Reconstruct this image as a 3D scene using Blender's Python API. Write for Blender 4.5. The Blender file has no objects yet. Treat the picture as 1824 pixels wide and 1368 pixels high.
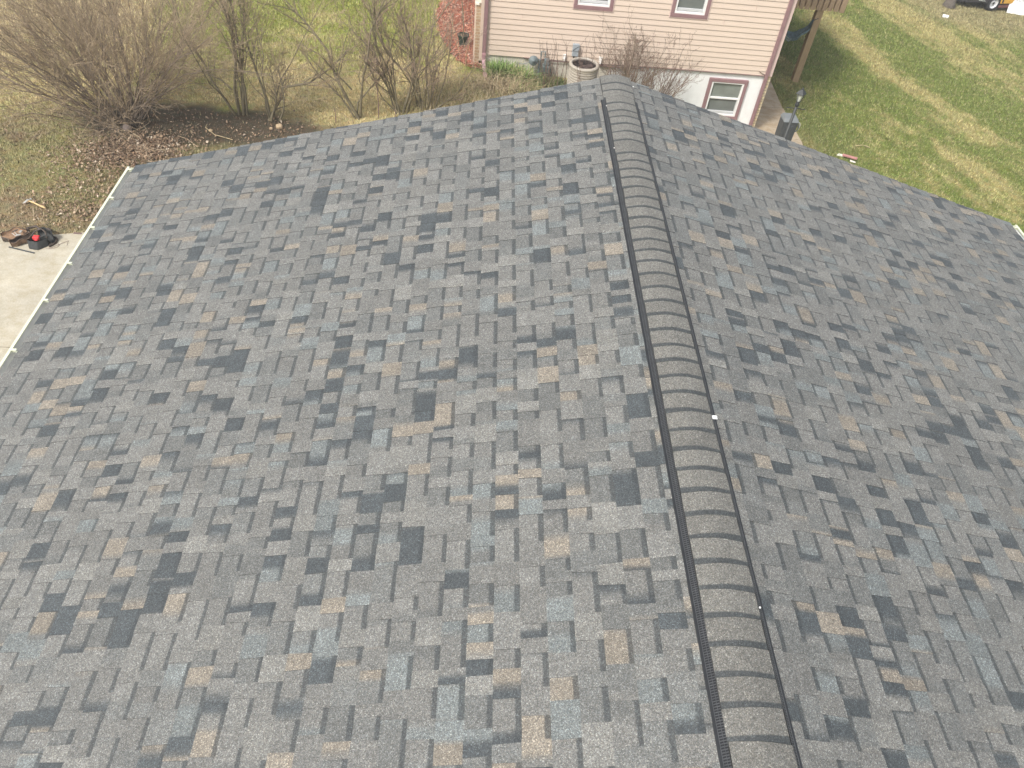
import bpy, math, random
import numpy as np
from mathutils import Vector, Matrix, noise as mnoise
R = math.radians
rnd = random.Random(7)
rng = np.random.default_rng(11)
scene = bpy.context.scene
COL = scene.collection

# ------------------------------------------------------------------ camera
PITCH, ROLL, YAW, FPX = 0.8125, 0.118, 0.090, 1344.0
CAM = Vector((-1.40, 0.0, 7.54))
Fv = Vector((math.sin(YAW)*math.cos(PITCH), math.cos(YAW)*math.cos(PITCH), -math.sin(PITCH)))
Rv = Vector((math.cos(YAW), -math.sin(YAW), 0)); Uv = Rv.cross(Fv)
R2 = Rv*math.cos(ROLL)+Uv*math.sin(ROLL); U2 = -Rv*math.sin(ROLL)+Uv*math.cos(ROLL)
cd = bpy.data.cameras.new("camera"); cam = bpy.data.objects.new("camera", cd); COL.objects.link(cam)
cam.matrix_world = Matrix(((R2.x, U2.x, -Fv.x, CAM.x), (R2.y, U2.y, -Fv.y, CAM.y), (R2.z, U2.z, -Fv.z, CAM.z), (0, 0, 0, 1)))
cd.sensor_width = 36.0; cd.lens = 36.0*FPX/1824.0; cd.clip_end = 900; cd.clip_start = 0.05
scene.camera = cam

# ------------------------------------------------------------------ sky, sun, exposure
SUN_EL, SUN_AZ = R(50), R(222)          # azimuth clockwise from +Y: low behind the camera, to the left
w = bpy.data.worlds.new("World"); scene.world = w; w.use_nodes = True
nt = w.node_tree; bg = nt.nodes["Background"]
sky = nt.nodes.new("ShaderNodeTexSky"); sky.sky_type = 'NISHITA'; sky.sun_disc = False
sky.sun_elevation = SUN_EL; sky.sun_rotation = SUN_AZ; sky.air_density = 1.2; sky.dust_density = 4.0; sky.ozone_density = 1.0
hs = nt.nodes.new("ShaderNodeHueSaturation"); hs.inputs['Saturation'].default_value = 0.45
nt.links.new(sky.outputs[0], hs.inputs['Color']); nt.links.new(hs.outputs[0], bg.inputs['Color'])
bg.inputs['Strength'].default_value = 0.12
sd = bpy.data.lights.new("sun", 'SUN'); sd.energy = 1.9; sd.angle = R(10); sd.color = (1.0, 0.955, 0.89)
so = bpy.data.objects.new("sun", sd); COL.objects.link(so)
sdir = Vector((math.sin(SUN_AZ)*math.cos(SUN_EL), math.cos(SUN_AZ)*math.cos(SUN_EL), math.sin(SUN_EL)))
so.rotation_euler = sdir.to_track_quat('Z', 'Y').to_euler()
scene.view_settings.view_transform = 'Standard'; scene.view_settings.look = 'None'
scene.view_settings.exposure = 0.77; scene.view_settings.gamma = 1.0
scene.render.engine = 'CYCLES'

# ------------------------------------------------------------------ helpers
def tag(o, label=None, cat=None, group=None, kind=None):
    if label: o['label'] = label
    if cat: o['category'] = cat
    if group: o['group'] = group
    if kind: o['kind'] = kind
    return o

def empty(name, loc=(0, 0, 0), parent=None):
    o = bpy.data.objects.new(name, None); COL.objects.link(o); o.location = loc; o.empty_display_size = .1
    if parent: o.parent = parent
    return o

class MB:
    """mesh collector; material index per face, optional colour per vertex"""
    def __init__(s): s.v = []; s.f = []; s.m = []; s.c = []; s.mi = 0; s.col = (1, 1, 1)
    def add(s, vs, fs, mi=None, col=None):
        b = len(s.v); s.v += [tuple(p) for p in vs]; s.c += [col or s.col]*len(vs)
        s.f += [tuple(b+i for i in f) for f in fs]; s.m += [s.mi if mi is None else mi]*len(fs)
    def box(s, a, b, M=None, mi=None, col=None):
        x0, y0, z0 = a; x1, y1, z1 = b
        vs = [Vector(p) for p in ((x0,y0,z0),(x1,y0,z0),(x1,y1,z0),(x0,y1,z0),(x0,y0,z1),(x1,y0,z1),(x1,y1,z1),(x0,y1,z1))]
        if M: vs = [M @ p for p in vs]
        s.add(vs, [(0,3,2,1),(4,5,6,7),(0,1,5,4),(1,2,6,5),(2,3,7,6),(3,0,4,7)], mi, col)
    def prism(s, poly, z0, z1, M=None, mi=None, axis='z'):
        n = len(poly)
        def P(a, b, c):
            p = Vector((a, b, c)) if axis == 'z' else (Vector((a, c, b)) if axis == 'y' else Vector((c, a, b)))
            return M @ p if M else p
        vs = [P(a, b, z0) for a, b in poly]+[P(a, b, z1) for a, b in poly]
        s.add(vs, [tuple(range(n))[::-1], tuple(range(n, 2*n))]+[(i, (i+1) % n, n+(i+1) % n, n+i) for i in range(n)], mi)
    def tube(s, pts, rad, n=8, cap=True, mi=None, col=None):
        pts = [Vector(p) for p in pts]; k = len(pts)
        if not hasattr(rad, '__len__'): rad = [rad]*k
        vs = []; prev = None
        for i, p in enumerate(pts):
            d = (pts[min(i+1, k-1)]-pts[max(i-1, 0)]).normalized()
            if prev is None: u = d.orthogonal().normalized()
            else:
                u = prev-d*prev.dot(d)
                u = u.normalized() if u.length > 1e-6 else d.orthogonal().normalized()
            prev = u; v = d.cross(u)
            for j in range(n):
                a = 2*math.pi*j/n; vs.append(p+(u*math.cos(a)+v*math.sin(a))*rad[i])
        fs = [(i*n+j, i*n+(j+1) % n, (i+1)*n+(j+1) % n, (i+1)*n+j) for i in range(k-1) for j in range(n)]
        if cap: fs += [tuple(range(n))[::-1], tuple(range((k-1)*n, k*n))]
        s.add(vs, fs, mi, col)
    def lathe(s, prof, c=(0, 0, 0), n=24, mi=None, sx=1, sy=1):
        vs = []; k = len(prof)
        for r, z in prof:
            for j in range(n):
                a = 2*math.pi*j/n; vs.append((c[0]+r*sx*math.cos(a), c[1]+r*sy*math.sin(a), c[2]+z))
        s.add(vs, [(i*n+j, i*n+(j+1) % n, (i+1)*n+(j+1) % n, (i+1)*n+j) for i in range(k-1) for j in range(n)], mi)
    def grid(s, fn, nu, nv, mi=None, col=None):
        vs = [fn(i/(nu-1), j/(nv-1)) for i in range(nu) for j in range(nv)]
        s.add(vs, [(i*nv+j, (i+1)*nv+j, (i+1)*nv+j+1, i*nv+j+1) for i in range(nu-1) for j in range(nv-1)], mi, col)
    def build(s, name, mats, parent=None, smooth=False, bevel=0, loc=None, cols=False, weld=False):
        me = bpy.data.meshes.new(name); me.from_pydata(s.v, [], s.f)
        for m in (mats if isinstance(mats, (list, tuple)) else [mats]): me.materials.append(m)
        me.polygons.foreach_set('material_index', s.m)
        if smooth: me.polygons.foreach_set('use_smooth', [True]*len(s.f))
        if cols:
            a = me.color_attributes.new('Col', 'FLOAT_COLOR', 'POINT')
            arr = np.ones((len(s.v), 4), 'f'); arr[:, :3] = np.array(s.c, 'f'); a.data.foreach_set('color', arr.ravel())
        me.update()
        o = bpy.data.objects.new(name, me); COL.objects.link(o)
        if parent: o.parent = parent
        if loc: o.location = loc
        if bevel:
            b = o.modifiers.new('bevel', 'BEVEL'); b.width = bevel; b.segments = 2; b.limit_method = 'ANGLE'
        return o

def np_mesh(name, V, F, mat, parent=None, C=None, smooth=False):
    """V (n,3), F (m,k) constant k, C (n,3)"""
    me = bpy.data.meshes.new(name); k = F.shape[1]
    me.vertices.add(len(V)); me.vertices.foreach_set('co', V.astype('f').ravel())
    me.loops.add(F.size); me.loops.foreach_set('vertex_index', F.astype('i').ravel())
    me.polygons.add(len(F)); me.polygons.foreach_set('loop_start', np.arange(0, F.size, k, dtype='i'))
    me.update(calc_edges=True)
    if C is not None:
        a = me.color_attributes.new('Col', 'FLOAT_COLOR', 'POINT')
        arr = np.ones((len(V), 4), 'f'); arr[:, :3] = C; a.data.foreach_set('color', arr.ravel())
    me.materials.append(mat)
    if smooth: me.polygons.foreach_set('use_smooth', [True]*len(F))
    me.validate(); o = bpy.data.objects.new(name, me); COL.objects.link(o)
    if parent: o.parent = parent
    return o

# ------------------------------------------------------------------ materials
class NT:
    def __init__(s, name):
        s.m = bpy.data.materials.new(name); s.m.use_nodes = True; s.t = s.m.node_tree
        s.b = s.t.nodes['Principled BSDF']; s.co = s.t.nodes.new('ShaderNodeTexCoord')
    def n(s, ty, **kw):
        x = s.t.nodes.new(ty)
        for k, v in kw.items():
            if k in x.inputs: x.inputs[k].default_value = v
            else: setattr(x, k, v)
        return x
    def L(s, a, b): s.t.links.new(a, b)
    def noise(s, scale, detail=3, rough=.55, vec=None, stretch=None):
        x = s.n('ShaderNodeTexNoise', Scale=scale, Detail=detail, Roughness=rough)
        v = vec or s.co.outputs['Object']
        if stretch:
            mp = s.n('ShaderNodeMapping'); mp.inputs['Scale'].default_value = stretch; s.L(v, mp.inputs[0]); v = mp.outputs[0]
        s.L(v, x.inputs['Vector']); return x.outputs['Fac']
    def ramp(s, fac, stops):
        r = s.n('ShaderNodeValToRGB'); e = r.color_ramp.elements
        while len(e) < len(stops): e.new(.5)
        for q, (p, c) in zip(e, stops):
            q.position = p; q.color = (c, c, c, 1) if not hasattr(c, '__len__') else tuple(c)+(1,)
        s.L(fac, r.inputs[0]); return r.outputs[0]
    def mul(s, a, b, mode='MULTIPLY', fac=1.0):
        x = s.n('ShaderNodeMix', data_type='RGBA', blend_type=mode); x.inputs[0].default_value = fac
        for q, i in ((a, 6), (b, 7)):
            if hasattr(q, 'default_value') or hasattr(q, 'is_linked'): s.L(q, x.inputs[i])
            else: x.inputs[i].default_value = tuple(q)+(1,)
        return x.outputs[2]
    def bump(s, h, strength=.3, dist=.01):
        b = s.n('ShaderNodeBump', Strength=strength, Distance=dist); s.L(h, b.inputs['Height']); s.L(b.outputs[0], s.b.inputs['Normal'])

def mat(name, col, rough=.7, metal=0, var=.18, scale=9, bump=0, spec=.5, bscale=60, coat=0, stretch=None, attr=False, sheen=0):
    k = NT(name)
    f = k.noise(scale, 5, .6, stretch=stretch)
    lo, hi = 1-var, 1+var
    g = k.ramp(f, [(.28, lo), (.72, hi)])
    if attr:
        a = k.n('ShaderNodeAttribute', attribute_name='Col'); base = a.outputs['Color']
        if col is not None: base = k.mul(base, col)
    else: base = tuple(col)
    k.L(k.mul(base, g), k.b.inputs['Base Color'])
    k.b.inputs['Roughness'].default_value = rough; k.b.inputs['Metallic'].default_value = metal
    k.b.inputs['Specular IOR Level'].default_value = spec
    if coat: k.b.inputs['Coat Weight'].default_value = coat
    if bump: k.bump(k.noise(bscale, 4, .6, stretch=stretch), bump, .01)
    return k.m

def granule_mat(name, col=None, k0=1.0):
    """mineral granules: per-grain tone from two sizes of grain plus soft mottling"""
    k = NT(name)
    if col is None:
        a = k.n('ShaderNodeAttribute', attribute_name='Col'); base = a.outputs['Color']
    else: base = tuple(col)
    o = k.co.outputs['Object']
    def cells(scale):
        v = k.n('ShaderNodeTexVoronoi', Scale=scale, feature='F1'); k.L(o, v.inputs['Vector'])
        sp = k.n('ShaderNodeSeparateColor'); k.L(v.outputs['Color'], sp.inputs[0]); return sp.outputs
    c1 = cells(290); c2 = cells(150)
    g1 = k.ramp(c1[0], [(0, .48*k0), (.35, .80*k0), (.72, 1.0*k0), (.88, 1.25*k0), (1, 2.1*k0)])
    g2 = k.ramp(c2[1], [(0, .74), (.5, .98), (.85, 1.1), (1, 1.38)])
    g3 = k.ramp(k.noise(14, 5, .7), [(.25, .86), (.75, 1.12)])
    t = k.mul(base, g1); t = k.mul(t, g2); t = k.mul(t, g3)
    tint = k.ramp(c1[1], [(0, (.95, .99, 1.04)), (.5, (1, 1, 1)), (1, (1.06, 1.0, .93))])
    k.L(k.mul(t, tint), k.b.inputs['Base Color'])
    k.b.inputs['Roughness'].default_value = .66; k.b.inputs['Specular IOR Level'].default_value = .6; k.b.inputs['Sheen Weight'].default_value = .03; k.b.inputs['Sheen Roughness'].default_value = .5
    k.bump(c1[2], .35, .003)
    return k.m

M = {}
M['shingle'] = granule_mat('shingle granules')
M['asphalt_edge'] = mat('cut asphalt edge', (.02, .021, .023), .9)
M['white_alu'] = mat('white aluminium', (.66, .68, .53), .42, var=.06, scale=5)
M['gutter_in'] = mat('gutter trough', (.74, .75, .74), .5, var=.12, scale=6)
M['wood_trim'] = mat('painted fascia', (.6, .58, .5), .6, var=.08)
M['vent_black'] = mat('black vent plastic', (.013, .014, .017), .5, var=.2, scale=30)
M['vent_rib'] = mat('vent ribs', (.075, .08, .085), .5, var=.2, scale=30)
M['vent_flange'] = mat('vent flange', (.022, .024, .027), .55, var=.2, scale=30)
M['tape'] = mat('white tape', (.85, .85, .83), .6, var=.04)
M['own_wall'] = mat('beige wall', (.5, .45, .36), .8, bump=.2)
M['siding'] = mat('cream siding', (.63, .52, .43), .55, var=.035, scale=2.5, stretch=(.4, 1, 3))
M['siding_pink'] = mat('pinkish siding', (.60, .46, .42), .55, var=.05, scale=3)
M['mauve'] = mat('mauve trim', (.27, .165, .17), .5, var=.1, scale=8)
M['pink_elbow'] = mat('faded pink metal', (.46, .27, .29), .5, var=.14, scale=20)
M['found_white'] = mat('white painted block', (.80, .81, .80), .85, var=.05, scale=7, bump=.25, bscale=90)
M['found_raw'] = mat('raw concrete foundation', (.60, .57, .49), .9, var=.14, scale=8, bump=.3)
M['vinyl'] = mat('white vinyl', (.82, .82, .80), .4, var=.03)
M['sill_grey'] = mat('grey sash rail', (.55, .56, .57), .4, var=.05)
M['screen'] = mat('window screen', (.20, .225, .20), .28, var=.22, scale=3.0, spec=.6)
M['screen_dk'] = mat('window screen dark', (.155, .17, .16), .25, var=.22, scale=3.0, spec=.6)
M['inside'] = mat('dark room', (.02, .02, .02), .9)
M['ac_cream'] = mat('cream enamel', (.40, .365, .31), .45, var=.08, scale=14)
M['ac_grille'] = mat('dark grille', (.03, .028, .028), .5)
M['ac_fan'] = mat('brown fan cover', (.10, .075, .07), .5)
M['meter_grey'] = mat('grey meter paint', (.15, .18, .185), .5, var=.15, scale=20)
M['meter_dk'] = mat('dark green grey meter', (.085, .11, .105), .5, var=.2)
M['twig_dk'] = mat('dark reddish twig', (.17, .115, .09), .85, var=.25, scale=12)
M['meter_lt'] = mat('light grey box', (.34, .38, .41), .45, var=.12, scale=14)
M['white_pl'] = mat('white plastic', (.8, .78, .74), .5, var=.05)
M['cable'] = mat('dark cable', (.05, .05, .055), .6)
M['cable_br'] = mat('brown pipe', (.20, .13, .12), .6)
M['deck_wood'] = mat('stained deck wood', (.40, .285, .185), .7, var=.18, scale=7, bump=.3, stretch=(6, 6, .6))
M['deck_post'] = mat('weathered deck post', (.37, .265, .155), .75, var=.2, scale=8, bump=.3, stretch=(6, 6, .6))
M['hammock'] = mat('blue grey hammock cloth', (.12, .18, .205), .8, var=.5, scale=16, bump=.6, bscale=30)
M['hammock_sunlit'] = mat('hammock cloth painted sunlit', (.32, .42, .45), .75, var=.5, scale=22, bump=.6, bscale=30)  # paler copy of the hammock cloth, sunlight put into its colour
M['bin'] = mat('dark grey plastic', (.055, .062, .066), .5, var=.15, scale=6, bump=.1)
M['bin_lid'] = mat('grey lid plastic', (.17, .185, .19), .45, var=.12, scale=6)
M['hose'] = mat('pale hose', (.48, .5, .46), .45)
M['black_metal'] = mat('black lamp metal', (.032, .036, .036), .5, var=.2)
M['lamp_glass'] = mat('frosted lamp glass', (.5, .52, .46), .3, var=.1)
M['pot'] = mat('dark green pot', (.022, .045, .032), .5, var=.2)
M['soil'] = mat('soil', (.09, .065, .045), .95, bump=.8, var=.5, scale=40)
M['bark'] = mat('bark', (.25, .20, .15), .9, var=.3, scale=22, bump=.5)
M['twig'] = mat('twig', (.36, .28, .185), .85, var=.3, scale=12)
M['twig_red'] = mat('reddish twig', (.32, .235, .18), .85, var=.25, scale=12)
M['twig_olive'] = mat('olive bark', (.19, .165, .105), .88, var=.3, scale=14, bump=.3)
M['straw'] = mat('dry straw stalk', (.52, .42, .25), .8, var=.2)
M['stone'] = mat('tan stone', (.50, .38, .24), .85, var=.2, scale=14, bump=.4)
M['stone_gr'] = mat('grey stone', (.20, .16, .14), .85, var=.2, scale=14, bump=.4)
M['steel'] = mat('bright steel', (.66, .64, .58), .35, metal=.6, var=.1)
M['hickory'] = mat('hickory handle', (.60, .44, .22), .55, var=.12, scale=20)
M['leather'] = mat('brown leather', (.15, .095, .06), .55, var=.45, scale=18, bump=.4)
M['leather_dk'] = mat('worn dark leather', (.07, .052, .04), .55, var=.5, scale=18, bump=.4)
M['leather_tan'] = mat('tan leather lining', (.30, .19, .115), .65, var=.4, scale=22, bump=.4)
M['nylon'] = mat('black nylon', (.035, .038, .038), .7, var=.3, scale=24, bump=.4)
M['red_pl'] = mat('red plastic', (.62, .045, .05), .45, var=.1)
M['yellow'] = mat('yellow machine paint', (.66, .36, .05), .4, var=.15, scale=8)
M['tyre'] = mat('tyre rubber', (.035, .035, .036), .85, var=.2)
M['rim'] = mat('white rim', (.68, .69, .70), .4, var=.08)
M['machine_dk'] = mat('dark machine steel', (.045, .043, .042), .6, var=.4, scale=12)
M['machine_red'] = mat('faded red steel', (.17, .07, .06), .6, var=.35, scale=10)
M['panel_white'] = mat('white panel', (.8, .81, .8), .5, var=.04)
M['ink'] = mat('dark lettering', (.05, .05, .055), .6)
M['board_pink'] = mat('pink painted board', (.46, .22, .20), .7, var=.2)
M['plaster_wh'] = mat('white scrap', (.78, .75, .66), .7, var=.1)
M['leaf'] = mat('dry leaf', None, .8, var=.25, scale=30, attr=True)
M['grass'] = mat('grass blade', None, .65, var=.15, scale=3, attr=True, spec=.3)
M['tree_bark_far'] = mat('grey bark', (.14, .12, .10), .95, var=.4, scale=18, bump=.7)

def brick_mat(name, c1, c2, mortar, scale, uvaxis):
    k = NT(name)
    mp = k.n('ShaderNodeMapping'); k.L(k.co.outputs['Object'], mp.inputs[0])
    mp.inputs['Rotation'].default_value = uvaxis
    b = k.n('ShaderNodeTexBrick', Scale=1.0); k.L(mp.outputs[0], b.inputs['Vector'])
    b.inputs['Color1'].default_value = c1+(1,); b.inputs['Color2'].default_value = c2+(1,); b.inputs['Mortar'].default_value = mortar+(1,)
    b.inputs['Mortar Size'].default_value = .006; b.inputs['Brick Width'].default_value = .2; b.inputs['Row Height'].default_value = .067
    k.L(k.mul(b.outputs['Color'], k.ramp(k.noise(30), [(.3, .8), (.7, 1.2)])), k.b.inputs['Base Color'])
    k.b.inputs['Roughness'].default_value = .9; k.bump(b.outputs['Fac'], -.6, .01)
    return k.m
M['brick_br'] = brick_mat('brown brick', (.33, .22, .14), (.42, .31, .20), (.5, .44, .34), 1, (R(90), 0, 0))
M['brick_ye'] = brick_mat('yellow brick', (.60, .49, .30), (.66, .57, .38), (.28, .25, .2), 1, (R(90), 0, 0))

def concrete_mat(name, col, warm):
    k = NT(name)
    a = k.ramp(k.noise(1.3, 6, .6), [(.25, .82), (.75, 1.12)]); b = k.ramp(k.noise(55, 3, .7), [(.3, .84), (.7, 1.12)])
    v = k.n('ShaderNodeTexVoronoi', Scale=13.0); k.L(k.co.outputs['Object'], v.inputs['Vector'])
    spots = k.ramp(v.outputs['Distance'], [(.0, .55), (.045, 1.0), (1, 1.0)])
    st = k.ramp(k.noise(4.5, 6, .75, stretch=(1, 1.3, 1)), [(.36, warm), (.6, (1, 1, 1))])
    t = k.mul(k.mul(tuple(col), a), b); t = k.mul(t, st); t = k.mul(t, spots, fac=.6)
    k.L(t, k.b.inputs['Base Color']); k.b.inputs['Roughness'].default_value = .9
    k.bump(k.noise(120, 4, .7), .35, .004); return k.m
M['drive'] = concrete_mat('driveway concrete', (.50, .465, .375), (.84, .80, .72))
M['walk'] = concrete_mat('walkway concrete', (.46, .385, .285), (.78, .70, .60))

# ------------------------------------------------------------------ numpy value noise
def vnoise(x, y, seed=0):
    xi = np.floor(x).astype(np.int64); yi = np.floor(y).astype(np.int64); xf = x-xi; yf = y-yi
    def h(a, b):
        n = (a*374761393+b*668265263+seed*2147483647) & 0xffffffff
        n = ((n ^ (n >> 13))*1274126177) & 0xffffffff; n = (n ^ (n >> 16)) & 0xffffffff
        return n/4294967295.0
    u = xf*xf*(3-2*xf); v = yf*yf*(3-2*yf)
    return (h(xi, yi)*(1-u)+h(xi+1, yi)*u)*(1-v)+(h(xi, yi+1)*(1-u)+h(xi+1, yi+1)*u)*v
def fbm(x, y, seed=0, oct=4):
    s = 0; a = .5; t = 0
    for i in range(oct):
        s = s+a*vnoise(x*2**i, y*2**i, seed+i*17); t += a; a *= .55
    return s/t
def sm(a, b, x):
    t = np.clip((x-a)/(b-a), 0, 1); return t*t*(3-2*t)

# ------------------------------------------------------------------ terrain
def gz(x):
    x = np.asarray(x, float); s = np.clip((x-.3)/4.7, 0, 1); s = s*s*(3-2*s)
    return -0.95*s-.085*np.clip(x-5, 0, 13)
def gz1(x): return float(gz(x))
def lerp(a, b, t): return a*(1-t[..., None])+b*t[..., None]
C_ = lambda *c: np.array(c, float)
def ground_col(x, y):
    """albedo of the turf / soil at a place"""
    n1 = fbm(x*.9, y*.9, 3); n2 = fbm(x*3.1, y*3.1, 9); n3 = fbm(x*9, y*9, 21, 3)
    straw = C_(.60, .50, .28); green = C_(.30, .325, .085); olive = C_(.31, .285, .145); brown = C_(.30, .23, .155); tan = C_(.56, .455, .29)
    # left half
    L = lerp(np.broadcast_to(straw, x.shape+(3,)), green, sm(.33, .62, n1*.5+n2*.35+n3*.15+.30*sm(16.2, 19.8, y-.12*x)*sm(-9.5, -7.5, x)-.16))
    L = lerp(L, tan, sm(-8.4, -10.2, x+1.1*(n1-.5))*sm(14.5, 17, y)*.75)
    lowl = sm(14.2, 12.6, y+1.2*(n1-.5)); L = lerp(L, lerp(np.broadcast_to(brown, x.shape+(3,)), olive, sm(.38, .60, n2*.6+n1*.4)), lowl)
    L = lerp(L, brown*1.05, sm(11.3, 10.0, y+.8*(n2-.5))*.75)
    soil = C_(.125, .100, .078)
    e = ((x+6.7)/2.5)**2+((y-13.45)/.85)**2
    L = lerp(L, soil, sm(1.25, .55, e+.9*(n2-.5)))
    L = lerp(L, C_(.37, .30, .19), sm(-2.6, -1.2, x)*sm(16.9, 16.0, y)*.7)
    # right half: streaks run along y
    xs = x+.36*(y-20)+1.5*(fbm(x*.35, y*.22, 77)-.5)+.5*(n1-.5)
    st = fbm(xs*.85, y*.24, 31)*.50+fbm(xs*2.2, y*.7, 35)*.32+.18*n1
    st = st+.14*np.exp(-((xs-12.9)/.8)**2)-.13*np.exp(-((xs-11.3)/.8)**2)-.10*np.exp(-((xs-15.6)/1.2)**2)+.06*np.exp(-((xs-9.2)/1.0)**2)
    Rr = lerp(np.broadcast_to(C_(.49, .43, .20), x.shape+(3,)), C_(.215, .26, .068), sm(.34, .57, st+.26*(n2-.5)+.20*(n3-.5)+.2*(fbm(xs*5, y*2.2, 91, 3)-.5)))
    Rr = lerp(Rr, C_(.19, .20, .085), sm(8.3, 6.6, x+.8*(n1-.5))*sm(22, 18, y)*.55)
    Rr = lerp(Rr, C_(.38, .33, .19), sm(25.5, 28.5, y+1.6*(n1-.5))*sm(12.5, 15.5, x)*.85)
    G = lerp(L, Rr, sm(1.5, 3.5, x))
    return G*(.80+.40*n3)[..., None]*(.93-.09*sm(1.5, 3.5, x))[..., None]

def axis(segs):
    out = []
    for a, b, st in segs: out += list(np.arange(a, b, st))
    return np.array(out+[segs[-1][1]])
xs = axis([(-400, -60, 40), (-60, -20, 4), (-20, -13, 1), (-13, 21, .13), (21, 30, 1), (30, 60, 5), (60, 400, 40)])
ys = axis([(-300, -20, 40), (-20, 8, 2), (8, 33, .13), (33, 60, 3), (60, 400, 40)])
X, Y = np.meshgrid(xs, ys, indexing='ij')
Z = gz(X)+.02*(fbm(X*2, Y*2, 5)-.5)*((X < -1.0) | (X > 7))
Cg = ground_col(X, Y)*.86
i, j = np.meshgrid(np.arange(len(xs)-1), np.arange(len(ys)-1), indexing='ij'); ny = len(ys)
F = np.stack([i*ny+j, (i+1)*ny+j, (i+1)*ny+j+1, i*ny+j+1], -1).reshape(-1, 4)
def turf_mat():
    k = NT('turf'); a = k.n('ShaderNodeAttribute', attribute_name='Col')
    g = k.ramp(k.noise(26, 6, .75), [(.3, .62), (.5, 1), (.72, 1.42)])
    g2 = k.ramp(k.noise(140, 3, .7), [(.3, .7), (.7, 1.3)])
    hue = k.ramp(k.noise(7, 4, .6), [(.35, (1.12, 1.0, .82)), (.65, (.9, 1.04, .9))])
    k.L(k.mul(k.mul(k.mul(a.outputs['Color'], g), g2), hue), k.b.inputs['Base Color']); k.b.inputs['Roughness'].default_value = .95
    k.b.inputs['Specular IOR Level'].default_value = .2
    k.bump(k.noise(60, 5, .75), .8, .03); return k.m
M['turf'] = turf_mat()
ground = np_mesh('ground', np.stack([X, Y, Z], -1).reshape(-1, 3), F, M['turf'], C=Cg.reshape(-1, 3), smooth=True)
tag(ground, kind='structure')

# driveway and walkway slabs (real thickness, joints left open)
def slab(name, polys, z0, z1, m, zf=None):
    b = MB()
    for poly in polys:
        n = len(poly); zo = [gz1(p[0])+z1 if zf else z1 for p in poly]
        vs = [(p[0], p[1], z0) for p in poly]+[(p[0], p[1], z) for p, z in zip(poly, zo)]
        b.add(vs, [tuple(range(n))[::-1], tuple(range(n, 2*n))]+[(q, (q+1) % n, n+(q+1) % n, n+q) for q in range(n)])
    o = b.build(name, m); tag(o, kind='structure'); return o
edge = [(-13.2, 9.40), (-10.5, 9.52), (-8.66, 9.62), (-8.1, 9.70), (-7.47, 9.86), (-6.6, 9.93), (-5.3, 9.98)]
slab('driveway', [[(-13.2, 7.29), (-5.3, 7.27)]+edge[::-1], [(-13.2, 3.9), (-5.3, 3.9), (-5.3, 7.255), (-13.2, 7.275)],
                  [(-13.2, .6), (-5.3, .6), (-5.3, 3.885), (-13.2, 3.885)], [(-13.2, -8), (-5.3, -8), (-5.3, .585), (-13.2, .585)]], -.12, .035, M['drive'])
wk = [(5.22, 20.6), (6.28, 20.4), (6.37, 19.96), (6.33, 19.61), (6.27, 18.42), (6.27, 18.21)]
slab('walkway', [[(5.22, 17.99)]+wk[::-1], [(5.0, 16.6), (6.30, 16.6), (6.28, 18.19), (5.22, 17.97)],
                 [(4.6, 14.6), (6.15, 14.4), (6.31, 16.585), (5.0, 16.585), (4.6, 16.585)], [(4.6, 9), (6.05, 9), (6.15, 14.38), (4.6, 14.58)]], -1.3, .03, M['walk'], zf=True)

# ------------------------------------------------------------------ own house
TH = math.radians(15.6); CT, ST = math.cos(TH), math.sin(TH)
ZR, D, YN = 4.08, 7.80, -3.4
E_ = .1429
house = empty('house', (0, 2.2, 0))
tag(house, 'house in the foreground whose low gable roof of mottled grey shingles fills the photo', 'house')
def part(mb, name, mats, parent=None, **kw):
    p = parent or house; o = mb.build(name, mats, p, **kw)
    base = house.location if p is house else Vector((0, 0, 0))
    if p is house: o.location = -base
    return o
PAL = {'mid': C_(.176, .177, .165), 'blue': C_(.170, .188, .184), 'tan': C_(.238, .213, .173), 'dark': C_(.068, .079, .083), 'mid2': C_(.150, .155, .147), 'lt': C_(.198, .198, .182)}
def col_seq(r, weights, t0, t1):
    """patches of granule colour along a course with short blends: returns f(t)"""
    keys = list(weights); ww = [weights[k] for k in keys]
    ts = [t0]; cs = []
    while ts[-1] < t1:
        k = r.choices(keys, ww)[0]; ln = r.uniform(.07, .22) if k in ('tan', 'dark', 'blue') else r.uniform(.08, .42)
        cs.append(PAL[k]*r.uniform(.88, 1.13)); ts.append(ts[-1]+ln)
    ts = np.array(ts); cs = np.array(cs); bl = r.choice([.006, .012, .03])
    def f(t):
        i = int(np.clip(np.searchsorted(ts, t)-1, 0, len(cs)-1)); c = cs[i]
        d = t-ts[i]
        if d < bl and i > 0: c = cs[i-1]*(1-(.5+.5*d/bl))+c*(.5+.5*d/bl)
        d2 = ts[i+1]-t
        if d2 < bl and i+1 < len(cs): c = cs[i+1]*(1-(.5+.5*d2/bl))+c*(.5+.5*d2/bl)
        return c
    return f
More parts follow.
